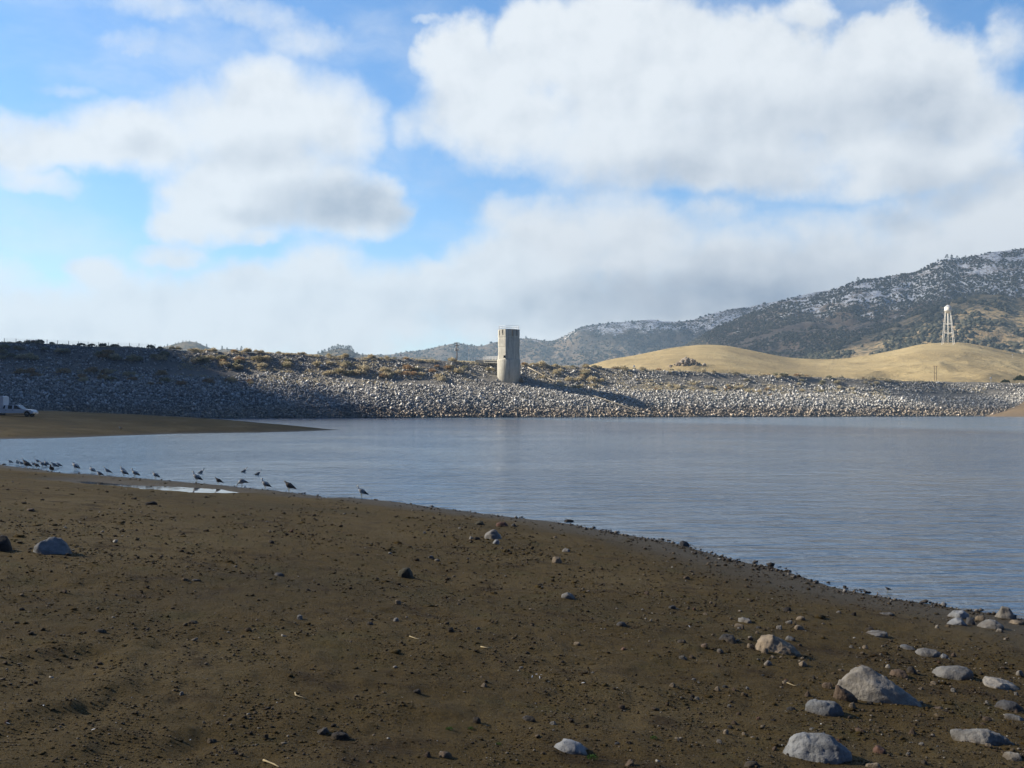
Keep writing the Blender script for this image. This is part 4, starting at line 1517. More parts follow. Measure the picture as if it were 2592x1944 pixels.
def rock(crop, geo, mat, style, label, depth=.75, sharp=.5, name='rock', group=None, base=None):
    x0, y0, k = CROPS[crop]
    if style == 'out':
        px = [(x0 + a * k, y0 + b * k) for a, b in geo]
    else:
        a0, b0, a1, b1 = geo
        px = [(x0 + a0 * k, y0 + b0 * k), (x0 + a1 * k, y0 + b1 * k)]
    xs, ys = [p[0] for p in px], [p[1] for p in px]
    xa, xb, ya, yb = min(xs), max(xs), min(ys), max(ys)
    xc = (xa + xb) / 2
    P = ground_hit(xc, yb - .06 * (yb - ya))
    m = P.y / F
    W, up = (xb - xa) * m, (yb - ya) * m
    dip = (CAMZ - P.z) / P.y
    Dp = max(W * depth, up * .4)
    H = max(.42 * up, up - .55 * Dp * dip)
    out = [((x - xc) / (xb - xa), (yb - y) / (yb - ya)) for x, y in px] if style == 'out' else SHAPE_OUT[style]
    ROCKN[0] += 1
    big = W / m
    me = rock_mesh(out, W, H, Dp, ROCKN[0], sharp, 4 if big > 110 else 3 if big > 45 else 2)
    o = link(name, me, M[mat])
    o.location = P + Vector((P.x / P.y, 1, 0)) * Dp * .42
    o.location.z = gz(o.location.x, o.location.y) * .5 + P.z * .5 - .15 * H
    o.rotation_euler = (0, 0, -math.atan2(P.x, P.y))
    tag(o, label, 'rock', group)
    return o


for a in [
    (8, [(650, 730), (700, 670), (800, 600), (900, 568), (990, 585), (1100, 660), (1250, 760), (1340, 830), (1410, 912), (1240, 888), (1020, 870), (850, 850)], 'pale', 'out', 'largest boulder, a pale grey wedge sloping down to a point', .42, .75),
    (8, [(655, 880), (690, 722), (715, 725), (800, 790), (862, 845), (780, 885)], 'brown', 'out', 'pointed brown rock leaning against the large pale wedge', .5, .9),
    (8, [(820, 790), (830, 745), (900, 765), (990, 810), (1012, 850), (860, 858)], 'brown', 'out', 'jagged brown slab lying between the pointed rock and the pale wedge', .6, .9),
    (8, [(415, 960), (430, 910), (480, 872), (560, 850), (680, 868), (750, 900), (775, 968), (640, 1000), (470, 1005)], 'blue', 'out', 'rounded dark grey rock in front of the pointed brown rock', .6, .4),
    (8, [(255, 1360), (300, 1240), (370, 1145), (520, 1112), (590, 1095), (660, 1120), (730, 1190), (835, 1270), (820, 1310), (690, 1345), (540, 1390), (350, 1388)], 'blue', 'out', 'broad speckled grey boulder at the bottom edge of the beach', .55, .45),
    (8, [(1630, 1160), (1640, 1130), (1720, 1128), (1880, 1085), (2000, 1095), (2080, 1150), (2135, 1222), (1960, 1240), (1740, 1212)], 'grey', 'out', 'long grey rock with a dark shaded end, right of the speckled boulder', .5, .6),
    (8, [(980, 1275), (1022, 1198), (1100, 1255), (1085, 1312), (995, 1310)], 'red', 'out', 'small reddish brown angular stone beside the broad speckled boulder', .8, .8),
    (8, [(910, 1425), (950, 1370), (1030, 1362), (1060, 1425)], 'tan', 'out', 'tan stone cut off by the bottom edge of the view', .7, .5),
    (8, [(28, 465), (36, 368), (70, 325), (190, 303), (250, 320), (330, 410), (398, 500), (250, 490), (100, 470)], 'tan', 'out', 'large layered tan boulder with a steep shaded side', .6, .85),
    (8, (78, 448, 155, 505), 'tan', 'round', 'small round stone in front of the layered tan boulder', .8, .3),
    (8, (275, 340, 360, 395), 'grey', 'flat', 'thin slab leaning behind the layered tan boulder', .8, .9),
    (8, (102, 538, 192, 602), 'grey', 'peak', 'small grey stone below the layered tan boulder', .7, .6),
    (8, (378, 545, 480, 612), 'tan', 'roof', 'small tan stone shaped like a tent, below the layered boulder', .7, .6),
    (8, [(912, 345), (925, 318), (1060, 310), (1130, 318), (1140, 345), (1080, 358), (960, 350)], 'grey', 'out', 'flat pale slab with a darker broken end', .9, .8),
    (8, (925, 262, 1022, 312), 'dark', 'roof', 'dark triangular stone behind the flat pale slab', .7, .8),
    (8, [(1325, 500), (1340, 455), (1400, 447), (1500, 462), (1530, 490), (1525, 532), (1440, 520), (1380, 500)], 'grey', 'out', 'flat grey slab, the thicker of two slabs end to end', .7, .8),
    (8, [(1205, 445), (1215, 432), (1260, 432), (1345, 450), (1340, 470), (1260, 458)], 'blue', 'out', 'thin low slab touching the thicker grey slab', 1.0, .7),
    (8, (1525, 490, 1600, 540), 'blue', 'flat', 'low grey stone sunk beside the thicker grey slab', 1.0, .5),
    (8, (1112, 600, 1290, 692), 'brown', 'round', 'rounded brown stone behind the tip of the pale wedge', .7, .4),
    (8, (1262, 594, 1352, 668), 'dark', 'round', 'dark round stone touching the rounded brown stone', .8, .4),
    (8, [(1462, 690), (1490, 630), (1570, 600), (1660, 585), (1750, 605), (1805, 640), (1760, 680), (1600, 712)], 'grey', 'out', 'broad low grey rock with a broken bumpy top', .7, .7),
    (8, (1085, 580, 1135, 618), 'pale', 'round', 'small pale stone behind the rounded brown stone', .8, .5),
    (8, [(1868, 705), (1875, 678), (1960, 685), (2040, 700), (2110, 740), (2175, 770), (2150, 790), (2030, 755), (1900, 735)], 'pale', 'out', 'long thin pale slab lying near the edge of the view', .9, .8),
    (8, (2140, 608, 2215, 685), 'pale', 'block', 'pale block at the edge of the view behind the thin pale slab', .8, .7),
    (8, (1975, 868, 2215, 965), 'slate', 'flat', 'flat dark blue-grey rock at the edge of the view', .7, .6),
    (8, (2060, 965, 2215, 1040), 'blue', 'flat', 'flat grey-green stone in front of the dark blue-grey rock', .8, .6),
    (8, (2040, 1290, 2215, 1375), 'pale', 'flat', 'flat bluish-white stone in the bottom corner of the view', .9, .6),
    (8, (1885, 1215, 1955, 1258), 'tan', 'flat', 'small tan stone under the long grey rock', .8, .5),
    (8, [(1572, 215), (1600, 175), (1640, 150), (1720, 135), (1772, 165), (1760, 200), (1650, 210)], 'blue', 'out', 'upper rock of the pile of three at the water', .7, .5),
    (8, (1588, 195, 1752, 268), 'blue', 'round', 'lower broad rock of the pile of three at the water', .7, .45),
    (8, (1738, 188, 1818, 268), 'slate', 'round', 'small dark round rock at the end of the pile of three', .8, .4),
    (8, [(1835, 285), (1870, 235), (1930, 195), (1990, 195), (2052, 255), (2040, 290), (1930, 300)], 'grey', 'out', 'low grey boulder leaning against the tall block at the water', .7, .5),
    (8, [(1985, 205), (1995, 165), (2040, 92), (2110, 78), (2132, 90), (2150, 210), (2080, 222)], 'pale', 'out', 'tall pale block standing at the edge of the water', .65, .85),
    (8, (2075, 215, 2215, 262), 'tan', 'block', 'low tan block beside the tall pale block', .8, .7),
    (8, (1818, 172, 1900, 232), 'tan', 'round', 'rounded tan rock behind the gap in the water-edge pile', .7, .5),
    (8, (1978, 285, 2042, 328), 'pale', 'block', 'small pale stone in front of the low grey boulder at the water', .8, .6),
    (8, (275, 220, 352, 262), 'grey', 'flat', 'small flat grey stone, one of three above the layered boulder', .8, .6),
    (8, (362, 188, 450, 232), 'tan', 'round', 'small rounded stone, highest of three above the layered boulder', .8, .4),
    (8, (350, 258, 442, 308), 'tan', 'block', 'small tan stone, lowest of three above the layered boulder', .8, .6),
    (8, (205, 262, 262, 305), 'pale', 'block', 'pale stone on top of the back edge of the layered boulder', .8, .6),
    (8, (690, 140, 742, 172), 'grey', 'roof', 'tiny grey stone alone on bare soil above the flat pale slab', .8, .6),
    (8, (1028, 156, 1172, 188), 'blue', 'flat', 'very flat grey slab level with the soil near the water', 1.1, .6),
    (8, (1488, 250, 1530, 292), 'pale', 'peak', 'small pale pointed stone left of the low grey boulder', .8, .8),
    (8, (578, 715, 664, 782), 'brown', 'round', 'round brown stone at the thick end of the pale wedge', .9, .3),
    (8, (778, 880, 850, 935), 'tan', 'block', 'small tan stone beside the rounded dark grey rock', .8, .6),
    (8, (1460, 912, 1562, 952), 'brown', 'flat', 'flat brown stone beyond the point of the pale wedge', .9, .6),
    (8, (1372, 1340, 1440, 1402), 'dark', 'roof', 'dark pointed stone near the bottom edge, under the long grey rock', .8, .8),
    (8, (832, 1095, 945, 1135), 'red', 'flat', 'flat reddish stone behind the small reddish angular stone', .9, .6),
    (3, (300, 498, 415, 562), 'grey', 'roof', 'grey tent-shaped stone alone in the middle of the beach', .7, .6),
    (3, (668, 698, 742, 738), 'slate', 'round', 'dark domed stone in the middle of the beach', .8, .4),
    (3, (246, 274, 314, 326), 'tan', 'block', 'beige upright stone with a dark side at the end of the gravel streak', .8, .85),
    (3, (304, 218, 380, 255), 'grey', 'roof', 'light grey stone just above the beige upright stone', .8, .6),
    (3, (1076, 168, 1152, 218), 'slate', 'block', 'grey boulder standing on the waterline', .8, .5),
    (3, (326, 28, 398, 58), 'dark', 'flat', 'dark brown rock lying in the shallow water', .6, .5),
    (3, (1102, 403, 1150, 432), 'brown', 'flat', 'flat brown stone on the pale bare patch of beach', .9, .5),
    (3, (1436, 702, 1512, 755), 'tan', 'block', 'tan block in front of a flat slab above the layered boulder', .8, .7),
    (3, (1456, 678, 1582, 722), 'grey', 'flat', 'flat grey slab behind the tan block', .8, .8),
    (3, (1318, 782, 1478, 852), 'slate', 'flat', 'flat dark slab left of the layered tan boulder', .8, .8),
    (3, (1216, 842, 1274, 888), 'brown', 'block', 'small brown block left of the flat dark slab', .8, .7),
    (3, (1322, 878, 1372, 914), 'grey', 'round', 'small round grey stone under the flat dark slab', .8, .4),
    (3, (1515, 835, 1570, 885), 'tan', 'block', 'tan stone pressed against the side of the layered boulder', .8, .6),
    (3, (1066, 818, 1134, 848), 'slate', 'flat', 'low dark stone two places left of the flat dark slab', .8, .5),
    (3, (388, 830, 440, 868), 'tan', 'block', 'small tan cube-like stone below the grey tent-shaped stone', .8, .7),
    (3, (690, 870, 742, 895), 'red', 'roof', 'tiny pinkish stone below the dark domed stone', .8, .6),
    (3, (1306, 1118, 1352, 1164), 'tan', 'block', 'small tan stone alone in the lower middle of the beach', .8, .6),
    (3, [(252, 1540), (265, 1495), (320, 1472), (380, 1468), (450, 1500), (522, 1545), (515, 1572), (400, 1578)], 'blue', 'out', 'smooth rounded blue-grey boulder beside a green weed', .6, .3),
    (3, (726, 1598, 802, 1650), 'brown', 'round', 'rough brown stone at the bottom edge, right of the smooth boulder', .8, .4),
    (3, (1362, 1402, 1412, 1442), 'tan', 'round', 'small round tan stone above a second small grey one', .8, .3),
    (3, (1318, 1464, 1366, 1500), 'grey', 'round', 'small grey stone just below the small round tan stone', .8, .4),
    (3, (1502, 1612, 1612, 1660), 'slate', 'flat', 'flat dark stone touching the bottom edge of the view', .8, .5),
    (3, (55, 1318, 152, 1362), 'slate', 'block', 'jagged dark stone up and left of the smooth boulder', .8, .8),
    (4, [(688, 600), (705, 550), (780, 500), (830, 490), (900, 520), (950, 548), (948, 640), (770, 655)], 'grey', 'out', 'grey boulder with a dark cut face below the shoreline', .8, .8),
    (4, (802, 628, 912, 712), 'blue', 'round', 'small blue-grey rock in front of the grey boulder with the cut face', .8, .5),
    (4, (470, 562, 560, 648), 'grey', 'peak', 'pale pointed stone left of the grey boulder with the cut face', .8, .7),
    (4, (545, 606, 640, 658), 'dark', 'flat', 'dark low stone touching the pale pointed stone', .8, .5),
    (4, (540, 368, 710, 442), 'olive', 'round', 'dark low domed rock near the shoreline', .7, .4),
    (4, (836, 364, 1048, 462), 'red', 'block', 'rough reddish rock near the shoreline', .6, .8),
    (4, (1048, 392, 1168, 468), 'slate', 'peak', 'dark grey rock right next to the rough reddish rock', .7, .7),
    (4, (106, 558, 164, 614), 'dark', 'peak', 'small dark stone well left of the pale pointed stone', .8, .6),
    (2, [(912, 425), (922, 370), (950, 350), (985, 348), (1020, 375), (1028, 424), (960, 428)], 'olive', 'out', 'dark olive round boulder alone on the smooth beach', .8, .35),
    (2, (903, 558, 948, 598), 'tan', 'block', 'small beige stone below the dark olive round boulder', .8, .6),
    (2, (74, 164, 114, 198), 'dark', 'round', 'small black stone on the upper beach', .8, .5),
    (2, (316, 484, 354, 508), 'dark', 'round', 'tiny black stone left of the dark olive boulder', .8, .5),
    (2, (106, 384, 180, 412), 'slate', 'flat', 'flat slate-blue stone on the smooth upper beach', .8, .6),
    (2, (390, 1400, 478, 1456), 'slate', 'round', 'dark blue stone, left of a pair near the bottom edge', .8, .5),
    (2, (482, 1412, 604, 1482), 'dark', 'block', 'black rock, right of a pair near the bottom edge', .8, .6),
    (2, (888, 678, 934, 708), 'grey', 'round', 'small grey stone between two lesser stones on the mid beach', .8, .4),
    (2, (712, 704, 762, 726), 'slate', 'flat', 'flat blue-grey stone left of the small grey stone', .8, .5),
    (2, (1242, 734, 1288, 776), 'dark', 'block', 'dark upright stone with a light foot in the middle of the beach', .8, .7),
    (2, (1398, 1318, 1462, 1370), 'dark', 'block', 'black stone near a patch of tiny green weeds', .8, .6),
    (2, (1010, 1138, 1072, 1178), 'dark', 'flat', 'dark stone on the lower beach above the black pair', .8, .5),
    (2, (38, 1438, 78, 1478), 'dark', 'block', 'dark stone far left of the black pair near the bottom', .8, .6),
    (2, (1180, 1545, 1285, 1602), 'brown', 'flat', 'dark brown flat rock at the bottom of the beach centre', .8, .5),
    (1, [(220, 225), (222, 175), (250, 160), (300, 150), (345, 128), (390, 145), (430, 190), (472, 262), (360, 272), (290, 262)], 'blue', 'out', 'large blue-grey boulder with rounded top on the far left beach', .75, .45),
    (1, (-60, 125, 78, 258), 'dark', 'round', 'black boulder cut off by the left edge of the view', .8, .4),
    (1, (1180, 424, 1232, 446), 'brown', 'flat', 'small brown stone with a long dark tail on the left beach', .9, .5),
    (1, (1236, 427, 1318, 445), 'slate', 'flat', 'long low dark stone touching a small brown stone', .6, .5),
    (1, (1222, 698, 1302, 726), 'dark', 'flat', 'dark ragged stone on the open left beach', .8, .6),
    (1, (1310, 1334, 1342, 1374), 'pale', 'peak', 'small pale upright stone on the lower left beach', .7, .7),
    (1, (1342, 1458, 1412, 1502), 'dark', 'block', 'dark stone below the small pale upright stone', .8, .6),
    (1, (615, 748, 695, 777), 'slate', 'flat', 'flat dark stone with a bright corner on the left beach', .8, .5),
    (6, (1585, 650, 1772, 700), 'dark', 'flat', 'long dark log-like stone below the still pool', .45, .3),
    (6, (288, 735, 400, 780), 'brown', 'block', 'dark reddish lump on the upper left beach', .8, .6),
    (6, (1484, 608, 1538, 640), 'dark', 'block', 'small dark stone just above the long log-like stone', .8, .6),
    (6, (1358, 668, 1402, 697), 'dark', 'block', 'small dark stone left of the long log-like stone', .8, .6),
    (6, (10, 232, 70, 252), 'dark', 'flat', 'small dark lump on the sand bar at the left edge', .8, .5),
]:
    rock(*a)

# smaller loose stones: a shared set of shapes, copied
SMALL = [(k, rock_mesh(SHAPE_OUT[sty], 1, .62, .85, 300 + i, .5, 2)) for i, (k, sty) in enumerate(
    [('tan', 'round'), ('grey', 'block'), ('brown', 'flat'), ('dark', 'block'), ('tan', 'roof'), ('grey', 'flat'), ('brown', 'peak'), ('red', 'block'), ('slate', 'flat'), ('dark', 'round')])]
SETS = {'tan': 'tan', 'grey': 'light grey', 'brown': 'brown', 'dark': 'black', 'red': 'reddish', 'slate': 'slate-grey'}
for kd, me in SMALL:
    me.materials.append(M[kd])
rs_ = random.Random(99)
cnt = 0
while cnt < 120:
    r = rs_.random()
    if r < .30:
        px, py = rs_.uniform(900, 2592), rs_.uniform(1500, 1944)
    elif r < .65:
        px, py = rs_.uniform(1750, 2592), rs_.triangular(1560, 1940, 1650)
    elif r < .8:
        px, py = rs_.uniform(0, 2592), rs_.uniform(1700, 1944)
    else:
        px, py = rs_.uniform(0, 2000), rs_.uniform(1290, 1600)
    p = ground_hit(px, py)
    if p.z < .05 or p.y > 60:
        continue
    kd, me = rs_.choice(SMALL)
    o = link('stone', me, None, None, p)
    w = rs_.uniform(8, 22) * (.75 + .5 * rs_.random()) / F * p.y
    o.scale = (w, w * rs_.uniform(.7, 1.1), w * rs_.uniform(.6, 1.1))
    o.location.z -= .05 * w
    o.rotation_euler = (rs_.gauss(0, .15), rs_.gauss(0, .15), rs_.uniform(0, 6.28))
    tag(o, 'small %s stone lying loose on the bare beach' % SETS[kd], 'stone', 'small %s stones scattered over the beach' % SETS[kd])
    cnt += 1

# pebbles and clods over the whole beach, gravel along the waterline
PEB = rock_shapes(8, 17, 1, .75)
pp, ps = [], []
rg = np.random.default_rng(23)
n = 62000
ppx, ppy = rg.uniform(-60, 2650, n), 1180 + (1960 - 1180) * rg.beta(1.6, 1.15, n)
dens = .40 + 1.5 * fbm(ppx / 160, ppy / 55, 4, 77) + .25 * sstep(1500, 2500, ppx) * sstep(1500, 1750, ppy)
for (ax, ay), (bx, by), wd in (((700, 1352), (1010, 1392), 9), ((1010, 1392), (1100, 1396), 7), ((1170, 1392), (1440, 1425), 10), ((40, 1330), (330, 1345), 16), ((180, 1400), (420, 1430), 14), ((0, 1310), (330, 1320), 8)):
    t = np.clip(((ppx - ax) * (bx - ax) + (ppy - ay) * (by - ay)) / ((bx - ax) ** 2 + (by - ay) ** 2), 0, 1)
    dens = dens + 1.1 * np.exp(-(np.hypot(ppx - ax - t * (bx - ax), (ppy - ay - t * (by - ay)) * 1.0) / wd) ** 2)
keep = rg.uniform(0, 1, n) < dens * .8
ppx, ppy = ppx[keep], ppy[keep]
# march all the pixel rays together
xs_, sl_ = np.array([ray(a, b) for a, b in zip(ppx, ppy)]).T
Dg = np.geomspace(2.2, 75, 420)
hit = np.full(len(ppx), np.nan)
for D in Dg:
    zz = CAMZ + sl_ * D
    h = ground_h(xs_ * D, np.full(len(xs_), D), False)
    m_ = np.isnan(hit) & (zz <= h) & (h > -.02)
    hit[m_] = D
ok = ~np.isnan(hit)
X, Y = (xs_ * hit)[ok], hit[ok]
pxs = rg.lognormal(math.log(4.3), .50, ok.sum())
size = np.clip(pxs / F * Y, .008, .14)
Z = ground_h(X, Y)
ck = rg.uniform(0, 1, len(X)) < .55
cs = np.clip(rg.lognormal(math.log(6.5), .5, ck.sum()) / F * Y[ck], .012, .22)
cx_, cy_ = X[ck] + rg.normal(0, .12, ck.sum()), Y[ck] + rg.normal(0, .25, ck.sum())
stuff(link('soil_clods', scatter('soil_clods', np.stack([cx_, cy_, ground_h(cx_, cy_) + cs * .02], -1), cs, PEB, 33, .25, .55), M['soil']))
stuff(link('pebbles', scatter('pebbles', np.stack([X, Y, Z + size * .12], -1), size, PEB, 31, .4, .75), M['pebble']))

gx, gy, gs = [], [], []
for (ax, ay), (bx, by) in zip(SH[:-1], SH[1:]):
    L = math.hypot(bx - ax, by - ay)
    if ay > 66:
        continue
    dense = 30 if 11 < ay < 31.5 and ax > 1.5 else 6
    for _ in range(int(L * dense)):
        t = rs_.random()
        nx, ny = (by - ay) / L, -(bx - ax) / L
        o_ = rs_.gauss(.12, .2)
        gx.append(ax + (bx - ax) * t + nx * o_)
        gy.append(ay + (by - ay) * t + ny * o_)
        gs.append(min(.22, rs_.lognormvariate(math.log(.05), .5)))
gx, gy, gs = np.array(gx), np.array(gy), np.array(gs)
stuff(link('gravel', scatter('gravel', np.stack([gx, gy, np.maximum(ground_h(gx, gy), -.05) + gs * .2], -1), gs, PEB, 37, .4, .8), M['gravel']))


# ------------------------------------------------------------------ twigs, straw, feathers and weeds on the beach
def twig(pts, rad, label, mat='straw', name='twig'):
    q = []
    for a, b in pts:
        v = ground_hit(a, b)
        v.z += rad * 1.5
        q.append(v)
    c = sum(q, Vector()) / len(q)
    bm = bmesh.new()
    add_tube(bm, [v - c for v in q], [rad * (1 - .5 * i / len(q)) for i in range(len(q))], 6)
    tag(link(name, bm_mesh(name, bm, True), M[mat], None, c), label, 'twig')


twig([(747, 1757), (748, 1762), (754, 1766), (763, 1768), (774, 1772)], .006, 'curved pale straw on the lower beach left of centre')
twig([(666, 1929), (682, 1934), (694, 1940), (706, 1946)], .006, 'pale straw reaching the bottom edge of the view')
twig([(1981, 1730), (1995, 1734), (2010, 1738), (2025, 1739)], .006, 'bent pale straw left of the large pale wedge boulder')
twig([(1217, 1640), (1232, 1643), (1246, 1644)], .007, 'short pale stick on the mid beach')
twig([(2219, 1511), (2222, 1506), (2221, 1502)], .012, 'short dark stick poking up at the waterline', 'wood')
twig([(1036, 1612), (1050, 1617), (1062, 1620)], .005, 'thin grey stem lying in the middle of the beach')
weed_me = brush_mesh('green_weed', 160, 91, .6, .3, .6, .035)
weed_me.materials.append(M['weed'])
for a, b, w, lb in ((1500, 1922, 34, 'small bright green weed beside the smooth blue-grey boulder'), (1138, 1848, 24, 'tiny green weed near the black stone'), (1192, 1846, 18, 'sparse green weed sprouting right of another tiny weed'),
                    (1655, 1873, 22, 'tiny green tuft growing under a brown stone'), (1262, 1885, 18, 'dull green sprout near the bottom of the beach centre')):
    p = ground_hit(a, b)
    o = link('weed', weed_me, None, None, p)
    ww = w / F * p.y
    o.scale = (ww, ww, ww * .6)
    tag(o, lb, 'weed')
fm = bmesh.new()
for k in range(9):
    t0_, t1_ = k / 9, (k + 1) / 9
    w0, w1 = .16 * math.sin(math.pi * (t0_ * .92 + .04)), .16 * math.sin(math.pi * (t1_ * .92 + .04))
    z0_, z1_ = .25 * t0_ * (1 - t0_), .25 * t1_ * (1 - t1_)
    top_ = [fm.verts.new((t0_ - .5, -w0, z0_ + .02)), fm.verts.new((t0_ - .5, w0, z0_ + .05)), fm.verts.new((t1_ - .5, w1, z1_ + .05)), fm.verts.new((t1_ - .5, -w1, z1_ + .02))]
    fm.faces.new(top_)
    bot_ = [fm.verts.new(v.co - Vector((0, 0, .012))) for v in top_]
    fm.faces.new(bot_[::-1])
    for i in range(4):
        fm.faces.new((top_[i], bot_[i], bot_[(i + 1) % 4], top_[(i + 1) % 4]))
feather_me = bm_mesh('feather', fm, True)
feather_me.materials.append(M['paint'])
for a, b in ((1396, 1699), (1352, 1738), (1347, 1716), (1358, 1712), (1370, 1713), (1366, 1719), (1476, 1732), (1562, 1744), (1388, 1728), (1745, 1588), (110, 1791), (20, 1836), (236, 1853), (482, 1877), (2078, 1836), (2438, 1647), (2402, 1672), (2312, 1838), (1018, 1772)):
    p = ground_hit(a, b)
    o = link('feather', feather_me, None, None, p + Vector((0, 0, .01)))
    ww = rs_.uniform(5, 11) / F * p.y
    o.scale = (ww, ww, ww)
    o.rotation_euler = (rs_.gauss(0, .3), rs_.gauss(0, .3), rs_.uniform(0, 6.28))
    tag(o, 'tiny white feather lying on the bare brown beach', 'feather', 'white feathers scattered on the beach')


# ------------------------------------------------------------------ gulls
def loft(name, spine, seg=14):
    """continuous body: rings (x, z, half width, half height, tilt of the ring in degrees)"""
    bm = bmesh.new()
    rings = []
    for x, z, w, h, t in spine:
        ct, st = math.cos(R(t)), math.sin(R(t))
        rings.append([bm.verts.new((x + h * math.sin(a) * st, w * math.cos(a), z + h * math.sin(a) * ct)) for a in [2 * math.pi * k / seg for k in range(seg)]])
    for r0, r1 in zip(rings, rings[1:]):
        for k in range(seg):
            bm.faces.new((r0[k], r0[(k + 1) % seg], r1[(k + 1) % seg], r1[k]))
    bm.faces.new(rings[0])
    bm.faces.new(rings[-1])
    bmesh.ops.subdivide_edges(bm, edges=bm.edges, cuts=1, smooth=.6, use_grid_fill=True)
    return bm_mesh(name, bm, True)


SPINES = {
    'up': [(.235, .165, .018, .006, 10), (.17, .182, .035, .014, 10), (.10, .20, .058, .04, 8), (.03, .212, .072, .06, 4), (-.05, .222, .07, .066, -8), (-.105, .245, .052, .055, -32),
           (-.125, .285, .033, .036, -60), (-.130, .318, .030, .030, -50), (-.142, .338, .031, .030, -20), (-.166, .340, .022, .022, 0), (-.182, .336, .010, .010, 0)],
    'tuck': [(.235, .165, .018, .006, 10), (.17, .182, .035, .014, 10), (.10, .20, .06, .042, 8), (.03, .212, .075, .064, 4), (-.05, .222, .074, .07, -5), (-.10, .24, .056, .058, -25),
             (-.118, .272, .040, .040, -50), (-.126, .290, .034, .034, -40), (-.146, .296, .028, .028, -10), (-.164, .292, .014, .014, 0)],
    'down': [(.235, .195, .018, .006, 12), (.17, .205, .035, .014, 12), (.10, .216, .058, .04, 8), (.03, .222, .072, .06, 2), (-.05, .218, .07, .064, -4), (-.115, .205, .05, .05, 10),
             (-.155, .175, .032, .034, 40), (-.175, .135, .028, .030, 60), (-.188, .105, .029, .029, 60), (-.198, .08, .02, .02, 60), (-.203, .062, .009, .009, 60)],
}
HEADS = {'up': ((-.180, .336), (-.225, .326)), 'tuck': ((-.160, .292), (-.196, .28)), 'down': ((-.202, .066), (-.214, .02))}


def wing_mesh(sgn, pose):
    bm = bmesh.new()
    z0 = {'up': 0, 'tuck': 0, 'down': .012}[pose]
    spine = [(-.085, .235 + z0, .006, .016), (-.04, .243 + z0, .012, .040), (.03, .232 + z0, .013, .048), (.10, .214 + z0, .011, .038), (.17, .196 + z0, .008, .022), (.235, .180 + z0, .005, .010), (.27, .174 + z0, .003, .004)]
    wy = [.052, .068, .074, .062, .042, .024, .014]
    rings = []
    for (x, z, w, h), y in zip(spine, wy):
        rings.append([bm.verts.new((x, sgn * (y - .35 * h * max(0, math.sin(a))) + w * math.cos(a), z + h * math.sin(a))) for a in [2 * math.pi * k / 10 for k in range(10)]])
    for r0, r1 in zip(rings, rings[1:]):
        for k in range(10):
            bm.faces.new((r0[k], r0[(k + 1) % 10], r1[(k + 1) % 10], r1[k]))
    bm.faces.new(rings[0])
    bm.faces.new(rings[-1])
    return bm_mesh('wing', bm, True)


def leg_mesh(sgn):
    bm = bmesh.new()
    add_tube(bm, [(.01, sgn * .028, .17), (.004, sgn * .028, .10), (.012, sgn * .028, .012)], [.011, .006, .006], 6)
    for dx, dy in ((-.045, 0), (-.036, .022), (-.036, -.022)):
        add_tube(bm, [(.012, sgn * .028, .008), (.012 + dx, sgn * .028 + dy, .004)], [.006, .003], 5)
    return bm_mesh('leg', bm, True)


def bill_mesh(pose):
    (x0, z0), (x1, z1) = HEADS[pose]
    bm = bmesh.new()
    add_tube(bm, [(x0, 0, z0), ((x0 + x1) / 2, 0, (z0 + z1) / 2 + .002), (x1, 0, z1)], [.009, .007, .002], 8)
    return bm_mesh('bill', bm, True)


GM = {p: (loft('body', SPINES[p]), [wing_mesh(s, p) for s in (1, -1)], bill_mesh(p)) for p in SPINES}
LEGS = [leg_mesh(s) for s in (1, -1)]
for me in LEGS:
    me.materials.append(M['legs'])
for p in GM:
    GM[p][2].materials.append(M['bill'])
for p in ('up', 'tuck'):                            # tail low, breast high
    mt = Matrix.Translation((0, 0, .19)) @ Matrix.Rotation(R(9), 4, 'Y') @ Matrix.Translation((0, 0, -.19))
    for me in [GM[p][0], GM[p][2]] + GM[p][1]:
        me.transform(mt)
GMB = {p: (GM[p][0].copy(), [w.copy() for w in GM[p][1]], GM[p][2]) for p in GM}
for src, bm_, wm_ in ((GM, 'gull_body', 'gull_wing'), (GMB, 'gull_brown', 'gull_wing_brown')):
    for p in src:
        src[p][0].materials.append(M[bm_])
        for w in src[p][1]:
            w.materials.append(M[wm_])
GULL_GROUP = 'gulls resting along the shoreline'


def gull(px, py, lpx, pose, rz, label, brown=False, floating=False, sink=0.0):
    p = on_water(px, py)
    h = gz(p.x, p.y)
    if h > 0.005 and not floating:
        p = ground_hit(px, py)
        p.z = gz(p.x, p.y)
    else:
        p.z = max(h, -.05) if not floating else 0
    o = empty('gull', tuple(p), label, 'gull', GULL_GROUP, rz)
    s = lpx / F * p.y / .46
    s = min(max(s, .8), 1.25)
    jit = random.Random(int(px * 7 + py))
    s *= 1.12 * jit.uniform(.9, 1.12)
    o.rotation_euler = (0, 0, rz + jit.uniform(-.45, .45))
    o.scale = (s, s * 1.4, s * 1.36)
    if floating:
        o.location.z = -.155 * s * 1.36
    else:
        o.location.z -= (sink or .06) * s
    src = GMB if brown else GM
    link('body', src[pose][0], None, o)
    for w in src[pose][1]:
        link('wing', w, None, o)
    link('bill', src[pose][2], None, o)
    if not floating:
        for me in LEGS:
            link('leg', me, None, o)


